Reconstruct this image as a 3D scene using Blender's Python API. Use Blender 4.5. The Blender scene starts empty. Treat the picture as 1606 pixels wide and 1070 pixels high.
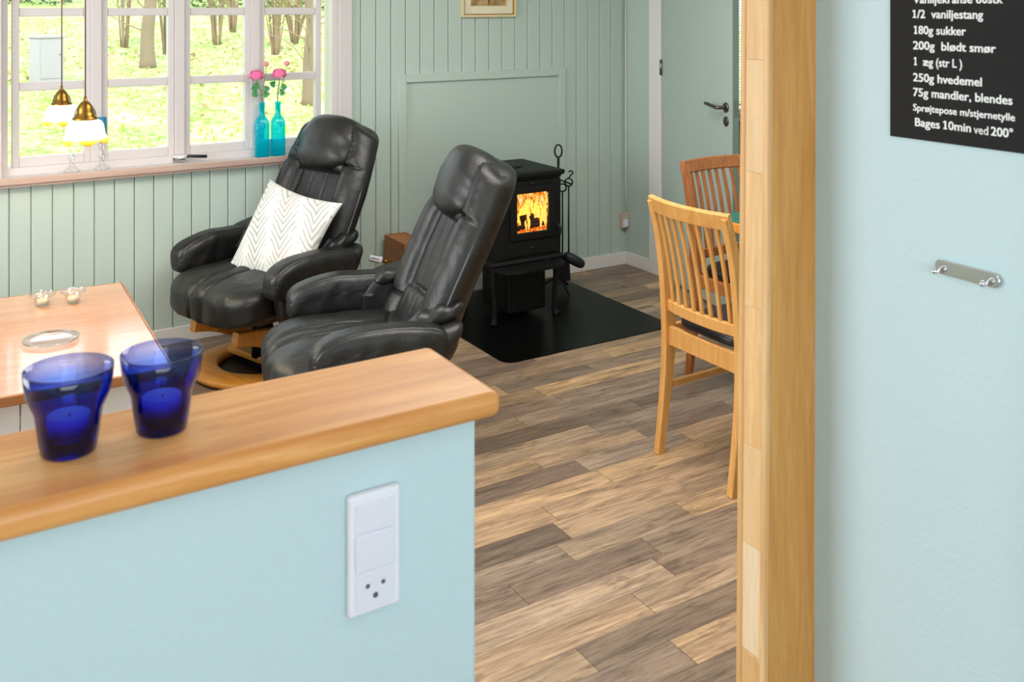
import bpy, bmesh, math, random
from mathutils import Vector, Matrix, noise
R = math.radians
PI = math.pi
random.seed(7)
SC = bpy.context.scene
COL = SC.collection

# ------------------------------------------------------------------ camera
CAMZ = 1.6
cam_d = bpy.data.cameras.new('camera')
cam_d.sensor_width = 36.0
cam_d.lens = 1543.0 / 1606.0 * 36.0
cam_d.shift_y = -530.0 / 1606.0
cam_d.clip_start = 0.05
cam_d.clip_end = 400
cam_d.dof.use_dof = True
cam_d.dof.focus_distance = 4.0
cam_d.dof.aperture_fstop = 10.0
cam = bpy.data.objects.new('camera', cam_d)
cam.location = (0, 0, CAMZ)
cam.rotation_euler = (R(90), 0, R(-31.72))
COL.objects.link(cam)
SC.camera = cam

# ------------------------------------------------------------------ world, sun, lamps, exposure
w = bpy.data.worlds.new('world')
SC.world = w
w.use_nodes = True
wn = w.node_tree
wn.nodes.clear()
wo = wn.nodes.new('ShaderNodeOutputWorld')
bg = wn.nodes.new('ShaderNodeBackground')
tc = wn.nodes.new('ShaderNodeTexCoord')
sp = wn.nodes.new('ShaderNodeSeparateXYZ')
rp = wn.nodes.new('ShaderNodeValToRGB')
rp.color_ramp.elements[0].color = (0.92, 0.96, 1.0, 1)
rp.color_ramp.elements[1].color = (0.70, 0.82, 1.0, 1)
wn.links.new(tc.outputs['Generated'], sp.inputs[0])
wn.links.new(sp.outputs['Z'], rp.inputs[0])
wn.links.new(rp.outputs[0], bg.inputs[0])
wn.links.new(bg.outputs[0], wo.inputs[0])
bg.inputs[1].default_value = 2.3

def lamp(name, kind, loc, energy, color=(1, 1, 1), size=1.0, size_y=None, rot=None, target=None):
    d = bpy.data.lights.new(name, kind)
    d.energy = energy
    d.color = color
    if kind == 'AREA':
        d.shape = 'RECTANGLE'
        d.size = size
        d.size_y = size_y or size
    elif kind == 'SUN':
        d.angle = size
    else:
        d.shadow_soft_size = size
    o = bpy.data.objects.new(name, d)
    o.location = loc
    if target is not None:
        o.rotation_euler = (Vector(target) - Vector(loc)).to_track_quat('-Z', 'Y').to_euler()
    elif rot:
        o.rotation_euler = rot
    COL.objects.link(o)
    return o

lamp('sun', 'SUN', (0, -10, 12), 2.2, (1.0, 0.95, 0.86), size=R(3), target=(3.5, -1.5, 2))
# unseen soft area light added at the left wall to fill the living room
lamp('left_fill', 'AREA', (-1.72, 3.0, 1.35), 62, (0.93, 0.97, 1.0), 1.9, 1.7, target=(3, 3.0, 0.8))
# unseen fill lights added behind the camera and overhead in kitchen and living room
lamp('kitchen_back_fill', 'AREA', (-0.2, -1.9, 1.5), 38, (0.90, 0.96, 1.0), 2.2, 1.2, target=(0.4, 1.0, 1.1))
lamp('kitchen_overhead_fill', 'AREA', (0.0, -0.2, 2.33), 4, (1.0, 0.96, 0.92), 1.2, 1.2, rot=(0, 0, 0))
lamp('living_overhead_fill', 'AREA', (1.9, 2.6, 2.33), 36, (1.0, 0.96, 0.91), 1.5, 1.5, rot=(0, 0, 0))
p_ = lamp('window_portal', 'AREA', (1.17, 4.93, 1.4), 1, (1, 1, 1), 1.6, 1.1, target=(1.17, 0, 1.4))
p_.data.cycles.is_portal = True

SC.view_settings.view_transform = 'Standard'
SC.view_settings.look = 'None'
SC.view_settings.exposure = 0.46
SC.view_settings.gamma = 1.0
SC.view_settings.use_curve_mapping = False

# ------------------------------------------------------------------ materials
def lin(r, g, b):
    f = lambda c: ((c / 255 + 0.055) / 1.055) ** 2.4 if c / 255 > 0.04045 else c / 255 / 12.92
    return (f(r), f(g), f(b), 1)

def mat(name, color, rough=0.5, metal=0.0, **kw):
    m = bpy.data.materials.new(name)
    m.use_nodes = True
    b = m.node_tree.nodes['Principled BSDF']
    b.inputs['Base Color'].default_value = color
    b.inputs['Roughness'].default_value = rough
    b.inputs['Metallic'].default_value = metal
    for k, v in kw.items():
        b.inputs[k.replace('_', ' ')].default_value = v
    return m

def N(m, t, **kw):
    n = m.node_tree.nodes.new(t)
    for k, v in kw.items():
        setattr(n, k, v)
    return n

def L(m, a, b):
    m.node_tree.links.new(a, b)

def bsdf(m):
    return m.node_tree.nodes['Principled BSDF']

def coords(m, kind='Object', scale=(1, 1, 1), extra=None):
    t = N(m, 'ShaderNodeTexCoord')
    mp = N(m, 'ShaderNodeMapping')
    mp.inputs['Scale'].default_value = scale
    L(m, t.outputs[kind], mp.inputs[0])
    return mp.outputs[0]

def noise_tex(m, vec, scale=5, detail=4, rough=0.55, dist=0.0):
    n = N(m, 'ShaderNodeTexNoise')
    n.inputs['Scale'].default_value = scale
    n.inputs['Detail'].default_value = detail
    n.inputs['Roughness'].default_value = rough
    n.inputs['Distortion'].default_value = dist
    if vec is not None:
        L(m, vec, n.inputs['Vector'])
    return n.outputs[0]

def ramp(m, fac, stops):
    r = N(m, 'ShaderNodeValToRGB')
    e = r.color_ramp.elements
    e[0].position, e[0].color = stops[0]
    e[1].position, e[1].color = stops[-1]
    for p, c in stops[1:-1]:
        x = e.new(p)
        x.color = c
    if fac is not None:
        L(m, fac, r.inputs[0])
    return r.outputs[0]

def bump(m, h, strength=0.2, dist=0.01):
    b = N(m, 'ShaderNodeBump')
    b.inputs['Strength'].default_value = strength
    b.inputs['Distance'].default_value = dist
    L(m, h, b.inputs['Height'])
    L(m, b.outputs[0], bsdf(m).inputs['Normal'])

def mix(m, fac, a, b, blend='MIX'):
    n = N(m, 'ShaderNodeMix', data_type='RGBA', blend_type=blend)
    for s, v in ((n.inputs[0], fac), (n.inputs[6], a), (n.inputs[7], b)):
        if hasattr(v, 'is_output'):
            L(m, v, s)
        else:
            s.default_value = v
    return n.outputs[2]

def paint(name, c, rough=0.55, var=0.04, bs=0.05, scale=60):
    m = mat(name, c, rough)
    v = coords(m)
    f = noise_tex(m, v, 1.6, 3)
    d = tuple(x * (1 - var) for x in c[:3]) + (1,)
    L(m, mix(m, f, c, d), bsdf(m).inputs['Base Color'])
    bump(m, noise_tex(m, v, scale, 3), bs, 0.004)
    return m

def wood(name, ca, cb, cc, axis='X', rough=0.35, sc=1.0, bs=0.08, rand=0.12, coord='Object'):
    m = mat(name, cb, rough)
    s = {'X': (1.2, 14, 14), 'Y': (14, 1.2, 14), 'Z': (14, 14, 1.2)}[axis]
    s = tuple(x * sc for x in s)
    v = coords(m, coord, s)
    oi = N(m, 'ShaderNodeObjectInfo')
    ad = N(m, 'ShaderNodeVectorMath', operation='ADD')
    mu = N(m, 'ShaderNodeVectorMath', operation='SCALE')
    cx = N(m, 'ShaderNodeCombineXYZ')
    for i in range(3):
        L(m, oi.outputs['Random'], cx.inputs[i])
    L(m, cx.outputs[0], mu.inputs[0])
    mu.inputs['Scale'].default_value = 37.0
    L(m, v, ad.inputs[0])
    L(m, mu.outputs[0], ad.inputs[1])
    n1 = noise_tex(m, ad.outputs[0], 1.3, 5, 0.6, 0.6)
    col = ramp(m, n1, [(0.3, ca), (0.5, cb), (0.72, cc)])
    n2 = noise_tex(m, ad.outputs[0], 9, 3, 0.7)
    dk = tuple(x * 0.78 for x in cb[:3]) + (1,)
    f2 = ramp(m, n2, [(0.52, (0, 0, 0, 1)), (0.75, (0.55, 0.55, 0.55, 1))])
    col = mix(m, f2, col, dk)
    hv = N(m, 'ShaderNodeHueSaturation')
    mr = N(m, 'ShaderNodeMapRange')
    mr.inputs['To Min'].default_value = 1 - rand
    mr.inputs['To Max'].default_value = 1 + rand
    L(m, oi.outputs['Random'], mr.inputs[0])
    L(m, mr.outputs[0], hv.inputs['Value'])
    L(m, col, hv.inputs['Color'])
    L(m, hv.outputs[0], bsdf(m).inputs['Base Color'])
    bump(m, n2, bs, 0.003)
    return m

def glossglass(name, tint, alpha_gloss=0.08, rough=0.02):
    # thin pane: lets light straight through, with a fresnel reflection
    m = bpy.data.materials.new(name)
    m.use_nodes = True
    nt = m.node_tree
    nt.nodes.clear()
    o = nt.nodes.new('ShaderNodeOutputMaterial')
    t = nt.nodes.new('ShaderNodeBsdfTransparent')
    t.inputs[0].default_value = tint
    g = nt.nodes.new('ShaderNodeBsdfGlossy')
    g.inputs['Roughness'].default_value = rough
    lw = nt.nodes.new('ShaderNodeLayerWeight')
    lw.inputs[0].default_value = 0.5
    pw = nt.nodes.new('ShaderNodeMath'); pw.operation = 'POWER'; pw.inputs[1].default_value = 4.0
    ma = nt.nodes.new('ShaderNodeMath'); ma.operation = 'MULTIPLY_ADD'; ma.inputs[1].default_value = 0.75; ma.inputs[2].default_value = alpha_gloss * 0.5
    nt.links.new(lw.outputs['Facing'], pw.inputs[0])
    nt.links.new(pw.outputs[0], ma.inputs[0])
    mx = nt.nodes.new('ShaderNodeMixShader')
    nt.links.new(ma.outputs[0], mx.inputs[0])
    nt.links.new(t.outputs[0], mx.inputs[1])
    nt.links.new(g.outputs[0], mx.inputs[2])
    nt.links.new(mx.outputs[0], o.inputs[0])
    return m

def glass(name, tint, rough=0.02, ior=1.45):
    m = mat(name, tint, rough)
    b = bsdf(m)
    b.inputs['Transmission Weight'].default_value = 1.0
    b.inputs['IOR'].default_value = ior
    return m

def emit(name, c, s):
    m = mat(name, c, 0.5)
    b = bsdf(m)
    b.inputs['Emission Color'].default_value = c
    b.inputs['Emission Strength'].default_value = s
    return m

M = {}
M['green'] = paint('sage_green_paint', lin(188, 203, 195), 0.5, 0.05)
M['blue'] = paint('pale_blue_paint', lin(194, 216, 221), 0.6, 0.07, 0.25, 90)
M['white'] = paint('white_paint', lin(232, 228, 226), 0.4, 0.03)
M['trimwhite'] = paint('window_white_paint', lin(214, 206, 206), 0.35, 0.02)
M['ceil'] = paint('ceiling_white', lin(235, 235, 232), 0.8)
M['capwood'] = wood('cap_beech', lin(194, 124, 60), lin(214, 148, 80), lin(234, 178, 114), 'X', 0.38, 1.6)
M['oak'] = wood('post_oak', lin(198, 134, 62), lin(211, 150, 78), lin(222, 166, 96), 'Z', 0.45, 2.2, rand=0.0)
M['oaklight'] = wood('post_oak_light', lin(212, 162, 104), lin(222, 176, 120), lin(234, 194, 142), 'Z', 0.45, 2.0, rand=0.08)
M['oakpale'] = wood('post_oak_pale', lin(228, 196, 156), lin(234, 206, 168), lin(240, 214, 180), 'Z', 0.45, 2.0, rand=0.0)
M['chairwood'] = wood('light_chair_wood', lin(212, 150, 80), lin(224, 164, 92), lin(234, 178, 108), 'Z', 0.38, 3.0, rand=0.05)
M['chairwood_d'] = wood('darker_chair_wood', lin(150, 86, 46), lin(176, 108, 60), lin(190, 122, 70), 'Z', 0.38, 3.0, rand=0.05)
M['tablewood'] = wood('orange_table_wood', lin(200, 126, 52), lin(222, 142, 60), lin(228, 156, 74), 'X', 0.35, 2.0)
M['coffee'] = wood('coffee_table_wood', lin(196, 138, 100), lin(206, 150, 112), lin(218, 166, 128), 'X', 0.25, 1.2)
bsdf(M['coffee']).inputs['Coat Weight'].default_value = 1.0
bsdf(M['coffee']).inputs['Coat Roughness'].default_value = 0.12
M['coffee_edge'] = wood('coffee_table_edge', lin(150, 92, 48), lin(164, 104, 58), lin(176, 116, 68), 'X', 0.3, 1.6)
M['basewood'] = wood('recliner_base_wood', lin(206, 130, 46), lin(220, 148, 60), lin(228, 166, 84), 'X', 0.3, 2.0, rand=0.0)
M['crate'] = wood('crate_wood', lin(146, 92, 50), lin(166, 106, 60), lin(180, 120, 72), 'X', 0.5, 3.0)
M['sillwood'] = wood('sill_wood', lin(178, 150, 140), lin(188, 162, 150), lin(196, 172, 162), 'X', 0.4, 2.0)

def floor_mat():
    m = mat('weathered_plank_vinyl', lin(150, 125, 105), 0.42)
    g = N(m, 'ShaderNodeNewGeometry')
    oi = N(m, 'ShaderNodeObjectInfo')
    mp = N(m, 'ShaderNodeMapping')
    L(m, g.outputs['Position'], mp.inputs[0])
    cx = N(m, 'ShaderNodeCombineXYZ')
    mu = N(m, 'ShaderNodeMath', operation='MULTIPLY')
    mu.inputs[1].default_value = 91.0
    L(m, oi.outputs['Random'], mu.inputs[0])
    L(m, mu.outputs[0], cx.inputs[0])
    L(m, mu.outputs[0], cx.inputs[2])
    L(m, cx.outputs[0], mp.inputs['Location'])
    mp2 = N(m, 'ShaderNodeMapping')
    mp2.inputs['Scale'].default_value = (1.7, 14, 1)
    L(m, mp.outputs[0], mp2.inputs[0])
    n1 = noise_tex(m, mp2.outputs[0], 1.5, 6, 0.62, 0.8)
    base = ramp(m, oi.outputs['Random'], [(0.0, lin(112, 97, 86)), (0.16, lin(152, 134, 118)), (0.34, lin(188, 160, 130)),
                                          (0.5, lin(136, 123, 112)), (0.68, lin(200, 170, 134)), (0.82, lin(166, 148, 132)), (1.0, lin(122, 104, 92))])
    r1 = ramp(m, n1, [(0.30, lin(112, 98, 90)), (0.5, lin(200, 190, 182)), (0.68, lin(255, 244, 230))])
    c = mix(m, 0.62, base, r1, 'MULTIPLY')
    mp3 = N(m, 'ShaderNodeMapping')
    mp3.inputs['Scale'].default_value = (8, 120, 1)
    L(m, mp.outputs[0], mp3.inputs[0])
    n2 = noise_tex(m, mp3.outputs[0], 1.0, 5, 0.65, 0.3)
    r2 = ramp(m, n2, [(0.36, lin(140, 128, 120)), (0.56, (1, 1, 1, 1))])
    c = mix(m, 0.55, c, r2, 'MULTIPLY')
    mp4 = N(m, 'ShaderNodeMapping')
    mp4.inputs['Scale'].default_value = (4.5, 20, 1)
    L(m, mp.outputs[0], mp4.inputs[0])
    n3 = noise_tex(m, mp4.outputs[0], 1.2, 6, 0.7, 1.0)
    r3 = ramp(m, n3, [(0.33, (0.40, 0.36, 0.34, 1)), (0.46, (1, 1, 1, 1))])
    c = mix(m, 0.7, c, r3, 'MULTIPLY')
    hv = N(m, 'ShaderNodeHueSaturation')
    hv.inputs['Value'].default_value = 1.42
    hv.inputs['Saturation'].default_value = 1.05
    L(m, c, hv.inputs['Color'])
    L(m, hv.outputs[0], bsdf(m).inputs['Base Color'])
    bump(m, n2, 0.08, 0.003)
    return m
M['floor'] = floor_mat()
M['subfloor'] = mat('dark_joint', lin(112, 98, 88), 0.8)

def leather():
    m = mat('black_leather', lin(18, 16, 16), 0.4)
    v = coords(m)
    n = noise_tex(m, v, 9, 5, 0.6, 1.2)
    f = noise_tex(m, v, 260, 2, 0.5)
    a = N(m, 'ShaderNodeMath', operation='MULTIPLY_ADD')
    L(m, f, a.inputs[0])
    a.inputs[1].default_value = 0.10
    L(m, n, a.inputs[2])
    bump(m, a.outputs[0], 0.2, 0.02)
    rr = N(m, 'ShaderNodeMapRange')
    rr.inputs['To Min'].default_value = 0.35
    rr.inputs['To Max'].default_value = 0.50
    L(m, n, rr.inputs[0])
    L(m, rr.outputs[0], bsdf(m).inputs['Roughness'])
    return m
M['leather'] = leather()
bsdf(M['leather']).inputs['Specular IOR Level'].default_value = 0.62
M['piping'] = mat('grey_piping', lin(90, 88, 88), 0.4)
M['blackpad'] = mat('black_seat_leather', lin(26, 26, 30), 0.35)
M['iron'] = mat('cast_iron', lin(15, 15, 15), 0.55, 0.0)
bump(M['iron'], noise_tex(M['iron'], coords(M['iron']), 160, 3), 0.25, 0.003)
bsdf(M['iron']).inputs['Specular IOR Level'].default_value = 0.28
M['ironrod'] = mat('wrought_iron', lin(30, 30, 29), 0.45, 0.6)
M['hearth'] = mat('black_hearth_plate', lin(9, 9, 9), 0.3)
bsdf(M['hearth']).inputs['Specular IOR Level'].default_value = 0.12
M['steel'] = mat('brushed_steel', lin(150, 145, 140), 0.3, 1.0)
M['chrome'] = mat('chrome', lin(215, 215, 218), 0.12, 1.0)
M['brass'] = mat('antique_brass', lin(150, 112, 48), 0.28, 1.0)
M['darkbrass'] = mat('dark_brass', lin(70, 50, 30), 0.4, 0.8)
M['plastic'] = mat('white_plastic', lin(232, 230, 238), 0.35)
M['plastic2'] = mat('white_plastic_insert', lin(224, 222, 234), 0.35)
M['hole'] = mat('socket_hole', lin(90, 86, 92), 0.8)
M['black'] = mat('black_plastic', lin(20, 22, 28), 0.4)
M['pane'] = glossglass('window_pane_glass', (0.97, 0.99, 0.98, 1))
M['stoveglass'] = glossglass('stove_glass', (0.95, 0.9, 0.85, 1))
M['clear'] = glossglass('clear_glass', (0.97, 0.975, 0.98, 1), 0.30)
def cobalt_mat():
    # pigmented glass: pale where the wall is thin (rim), deep where it is thick (foot)
    m = glossglass('cobalt_glass', (1, 1, 1, 1))
    t = N(m, 'ShaderNodeTexCoord')
    sx = N(m, 'ShaderNodeSeparateXYZ')
    L(m, t.outputs['Generated'], sx.inputs[0])
    c = ramp(m, sx.outputs['Z'], [(0.0, (0.02, 0.02, 0.22, 1)), (0.22, (0.07, 0.10, 0.52, 1)), (0.45, (0.22, 0.34, 0.88, 1)), (0.72, (0.36, 0.52, 0.94, 1)), (0.86, (0.62, 0.70, 0.97, 1)), (1.0, (0.72, 0.78, 0.98, 1))])
    lw = N(m, 'ShaderNodeLayerWeight')
    lw.inputs[0].default_value = 0.35
    col = mix(m, lw.outputs['Facing'], c, (0.03, 0.07, 0.5, 1))
    for n in m.node_tree.nodes:
        if n.type == 'BSDF_TRANSPARENT':
            L(m, col, n.inputs[0])
    return m
M['cobalt'] = cobalt_mat()
M['cobaltbase'] = glass('cobalt_glass_base', (0.006, 0.015, 0.16, 1), 0.02)
M['tealight'] = mat('white_wax', lin(238, 240, 250), 0.5)
M['tealight'].node_tree.nodes['Principled BSDF'].inputs['Subsurface Weight'].default_value = 0.2
M['aqua'] = glossglass('aqua_bottle_glass', (0.32, 0.96, 0.99, 1))
def add_translucent(m, c, f):
    nt = m.node_tree
    o = [n for n in nt.nodes if n.type == 'OUTPUT_MATERIAL'][0]
    mx0 = [n for n in nt.nodes if n.type == 'MIX_SHADER'][0]
    tr = nt.nodes.new('ShaderNodeBsdfTranslucent')
    tr.inputs[0].default_value = c
    df = nt.nodes.new('ShaderNodeBsdfDiffuse')
    df.inputs[0].default_value = c
    a = nt.nodes.new('ShaderNodeMixShader')
    a.inputs[0].default_value = 0.4
    nt.links.new(tr.outputs[0], a.inputs[1]); nt.links.new(df.outputs[0], a.inputs[2])
    b = nt.nodes.new('ShaderNodeMixShader')
    b.inputs[0].default_value = f
    nt.links.new(mx0.outputs[0], b.inputs[1]); nt.links.new(a.outputs[0], b.inputs[2])
    nt.links.new(b.outputs[0], o.inputs[0])
add_translucent(M['aqua'], lin(0, 225, 240), 0.28)
M['candle'] = mat('blue_wax', lin(0, 120, 160), 0.45)
M['pink'] = mat('pink_petals', lin(236, 110, 160), 0.6)
M['palepink'] = mat('pale_pink_bud', lin(240, 150, 150), 0.6)
M['stem'] = mat('green_stem', lin(110, 140, 70), 0.6)
M['leafgreen'] = mat('flower_leaf', lin(70, 140, 85), 0.6)
M['teal'] = paint('teal_cloth', lin(40, 110, 98), 0.8, 0.1, 0.2, 200)
M['sign'] = paint('blackboard_sign', lin(20, 17, 18), 0.85, 0.2, 0.05)
M['letter'] = mat('white_lettering', lin(240, 240, 240), 0.6)
M['cord'] = mat('lamp_cord', lin(120, 100, 70), 0.6)
M['goldframe'] = mat('cream_gold_frame', lin(226, 205, 160), 0.4)
M['goldline'] = mat('gold_line', lin(170, 120, 50), 0.35, 0.5)
M['mount'] = mat('cream_mount', lin(232, 224, 196), 0.8)

# shade: lit opal glass with an amber ruffled rim (the lamp is on)
def shade_mat():
    m = mat('opal_shade', lin(255, 240, 200), 0.4)
    t = N(m, 'ShaderNodeTexCoord')
    s = N(m, 'ShaderNodeSeparateXYZ')
    L(m, t.outputs['Generated'], s.inputs[0])
    n = noise_tex(m, t.outputs['Generated'], 5, 3)
    a = N(m, 'ShaderNodeMath', operation='MULTIPLY_ADD')
    L(m, n, a.inputs[0])
    a.inputs[1].default_value = -0.10
    L(m, s.outputs['Z'], a.inputs[2])
    c = ramp(m, a.outputs[0], [(0.02, lin(240, 165, 30)), (0.14, lin(250, 205, 60)), (0.26, lin(255, 243, 190)), (0.5, lin(255, 250, 228))])
    L(m, c, bsdf(m).inputs['Base Color'])
    L(m, c, bsdf(m).inputs['Emission Color'])
    e = N(m, 'ShaderNodeMapRange')
    e.inputs['From Min'].default_value = 0.0
    e.inputs['From Max'].default_value = 0.35
    e.inputs['To Min'].default_value = 0.45
    e.inputs['To Max'].default_value = 1.5
    L(m, s.outputs['Z'], e.inputs[0])
    L(m, e.outputs[0], bsdf(m).inputs['Emission Strength'])
    return m
M['shade'] = shade_mat()

def pillow_mat():
    m = mat('leaf_print_cotton', lin(238, 236, 232), 0.85)
    t = N(m, 'ShaderNodeTexCoord')
    mp = N(m, 'ShaderNodeMapping')
    mp.inputs['Rotation'].default_value = (0, 0, R(-24))
    mp.inputs['Scale'].default_value = (1, 1, 1)
    L(m, t.outputs['Object'], mp.inputs[0])
    s = N(m, 'ShaderNodeSeparateXYZ')
    L(m, mp.outputs[0], s.inputs[0])
    def mth(op, a, b=None, c=None):
        n = N(m, 'ShaderNodeMath', operation=op)
        for i, v in enumerate((a, b, c)):
            if v is None:
                continue
            if hasattr(v, 'is_output'):
                L(m, v, n.inputs[i])
            else:
                n.inputs[i].default_value = v
        return n.outputs[0]
    # fronds: a column every 0.13 m, leaflets raking up and away from each rib
    u = mth('MULTIPLY_ADD', noise_tex(m, mp.outputs[0], 4, 1), 0.5, mth('MULTIPLY', s.outputs['X'], 1 / 0.14))
    fu = mth('ABSOLUTE', mth('SUBTRACT', mth('FRACT', u), 0.5))      # 0 at the rib
    v = mth('MULTIPLY', s.outputs['Y'], 1 / 0.034)
    nz = noise_tex(m, mp.outputs[0], 9, 2)
    ph = mth('MULTIPLY_ADD', fu, -6.0, v)
    ph = mth('MULTIPLY_ADD', nz, 1.3, ph)
    fr = mth('ABSOLUTE', mth('SUBTRACT', mth('FRACT', ph), 0.5))     # 0..0.5
    leaf = mth('LESS_THAN', fr, mth('MULTIPLY_ADD', fu, -0.30, 0.22))
    edge = mth('LESS_THAN', fu, mth('MULTIPLY_ADD', noise_tex(m, mp.outputs[0], 34, 1), 0.8, -0.02))
    k = mth('MULTIPLY', leaf, edge)
    n = noise_tex(m, mp.outputs[0], 6, 2)
    lc = ramp(m, n, [(0.35, lin(158, 166, 162)), (0.55, lin(176, 178, 170)), (0.7, lin(194, 172, 158))])
    c = mix(m, k, lin(222, 220, 216), lc)
    L(m, c, bsdf(m).inputs['Base Color'])
    bump(m, noise_tex(m, t.outputs['Object'], 180, 2), 0.2, 0.002)
    return m
M['pillow'] = pillow_mat()

# ------------------------------------------------------------------ helpers
def tag(o, label=None, cat=None, group=None, kind=None):
    if label: o['label'] = label
    if cat: o['category'] = cat
    if group: o['group'] = group
    if kind: o['kind'] = kind
    return o

def thing(name, label, cat, loc=(0, 0, 0), rz=0.0, group=None):
    o = bpy.data.objects.new(name, None)
    o.empty_display_size = 0.05
    COL.objects.link(o)
    o.location = loc
    o.rotation_euler = (0, 0, rz)
    return tag(o, label, cat, group)

def link(name, bm_or_mesh, m, parent=None, smooth=False, keep=False):
    if isinstance(bm_or_mesh, bpy.types.Mesh):
        me = bm_or_mesh
    else:
        me = bpy.data.meshes.new(name)
        bmesh.ops.recalc_face_normals(bm_or_mesh, faces=bm_or_mesh.faces) if not keep else None
        bm_or_mesh.to_mesh(me)
        bm_or_mesh.free()
    if smooth:
        me.polygons.foreach_set('use_smooth', [True] * len(me.polygons))
    if m is not None and not me.materials:
        for x in (m if isinstance(m, (list, tuple)) else [m]):
            me.materials.append(x)
    o = bpy.data.objects.new(name, me)
    COL.objects.link(o)
    if parent is not None:
        o.parent = parent
    return o

def add_box(bm, x0, x1, y0, y1, z0, z1, bev=0.0, seg=2, mi=0):
    r = bmesh.ops.create_cube(bm, size=1.0)
    vs = r['verts']
    for v in vs:
        v.co = Vector(((x0 + x1) / 2 + v.co.x * (x1 - x0), (y0 + y1) / 2 + v.co.y * (y1 - y0), (z0 + z1) / 2 + v.co.z * (z1 - z0)))
    fs = {f for v in vs for f in v.link_faces}
    for f in fs:
        f.material_index = mi
    if bev > 0:
        es = {e for v in vs for e in v.link_edges}
        bmesh.ops.bevel(bm, geom=list(es), offset=bev, segments=seg, affect='EDGES', profile=0.5)

def box(name, x0, x1, y0, y1, z0, z1, m, parent=None, bev=0.0, seg=2, smooth=False):
    bm = bmesh.new()
    add_box(bm, x0, x1, y0, y1, z0, z1, bev, seg)
    return link(name, bm, m, parent, smooth)

def add_lathe(bm, prof, seg=32, c=(0, 0, 0), ripple=None, close=False):
    rings = []
    for (r, z) in prof:
        ring = []
        if r < 1e-6:
            ring = [bm.verts.new((c[0], c[1], c[2] + z))]
        else:
            for i in range(seg):
                a = 2 * PI * i / seg
                rr, zz = (r, z) if ripple is None else ripple(r, z, a)
                ring.append(bm.verts.new((c[0] + rr * math.cos(a), c[1] + rr * math.sin(a), c[2] + zz)))
        rings.append(ring)
    n = len(rings)
    for k in range(n if close else n - 1):
        A, B = rings[k], rings[(k + 1) % n]
        for i in range(seg):
            j = (i + 1) % seg
            if len(A) == 1 and len(B) == 1:
                continue
            if len(A) == 1:
                bm.faces.new((A[0], B[i], B[j]))
            elif len(B) == 1:
                bm.faces.new((A[i], A[j], B[0]))
            else:
                bm.faces.new((A[i], A[j], B[j], B[i]))

def lathe(name, prof, m, parent=None, seg=32, c=(0, 0, 0), ripple=None, smooth=True, close=False):
    bm = bmesh.new()
    add_lathe(bm, prof, seg, c, ripple, close)
    return link(name, bm, m, parent, smooth)

def smooth_path(pts, n=6):
    P = [Vector(p) for p in pts]
    if len(P) < 3:
        return P
    out = []
    for i in range(len(P) - 1):
        p0 = P[i - 1] if i > 0 else P[i] * 2 - P[i + 1]
        p1, p2 = P[i], P[i + 1]
        p3 = P[i + 2] if i + 2 < len(P) else P[i + 1] * 2 - P[i]
        for k in range(n):
            t = k / n
            out.append(0.5 * ((2 * p1) + (-p0 + p2) * t + (2 * p0 - 5 * p1 + 4 * p2 - p3) * t * t + (-p0 + 3 * p1 - 3 * p2 + p3) * t ** 3))
    out.append(P[-1])
    return out

def add_tube(bm, pts, r, seg=8, cap=True, closed=False, flat=None):
    P = [Vector(p) for p in pts]
    n = len(P)
    rad = r if callable(r) else (lambda t: r)
    rings = []
    up = None
    for i, p in enumerate(P):
        if closed:
            d = (P[(i + 1) % n] - P[i - 1]).normalized()
        else:
            d = (P[min(i + 1, n - 1)] - P[max(i - 1, 0)]).normalized()
        if up is None:
            up = d.orthogonal().normalized()
            if flat is not None:
                up = (Vector(flat) - d * d.dot(Vector(flat))).normalized()
        else:
            up = (up - d * up.dot(d)).normalized()
        side = d.cross(up)
        rr = rad(i / max(1, n - 1))
        ra, rb = rr if isinstance(rr, tuple) else (rr, rr)
        rings.append([bm.verts.new(p + up * (ra * math.cos(2 * PI * k / seg)) + side * (rb * math.sin(2 * PI * k / seg))) for k in range(seg)])
    for i in range(n if closed else n - 1):
        A, B = rings[i], rings[(i + 1) % n]
        for k in range(seg):
            bm.faces.new((A[k], A[(k + 1) % seg], B[(k + 1) % seg], B[k]))
    if cap and not closed:
        bm.faces.new(rings[0][::-1])
        bm.faces.new(rings[-1])

def tube(name, pts, r, m, parent=None, seg=8, closed=False, smooth=True):
    bm = bmesh.new()
    add_tube(bm, pts, r, seg, True, closed)
    return link(name, bm, m, parent, smooth)

def sweep_rect(name, pts, half_w, half_t, wdir, m, parent=None, bev=0.003):
    """rectangular bar swept along pts; wdir = constant width direction; half_w, half_t may be functions of t"""
    P = [Vector(p) for p in pts]
    W = Vector(wdir).normalized()
    bm = bmesh.new()
    rings = []
    n = len(P)
    for i, p in enumerate(P):
        d = (P[min(i + 1, n - 1)] - P[max(i - 1, 0)]).normalized()
        T = d.cross(W).normalized()
        t = i / (n - 1)
        hw = half_w(t) if callable(half_w) else half_w
        ht = half_t(t) if callable(half_t) else half_t
        b = min(bev, hw * 0.5, ht * 0.5)
        prof = [(hw, ht - b), (hw - b, ht), (-hw + b, ht), (-hw, ht - b), (-hw, -ht + b), (-hw + b, -ht), (hw - b, -ht), (hw, -ht + b)]
        rings.append([bm.verts.new(p + W * a + T * c) for a, c in prof])
    for i in range(n - 1):
        for k in range(8):
            bm.faces.new((rings[i][k], rings[i][(k + 1) % 8], rings[i + 1][(k + 1) % 8], rings[i + 1][k]))
    bm.faces.new(rings[0][::-1])
    bm.faces.new(rings[-1])
    return link(name, bm, m, parent)

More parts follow.
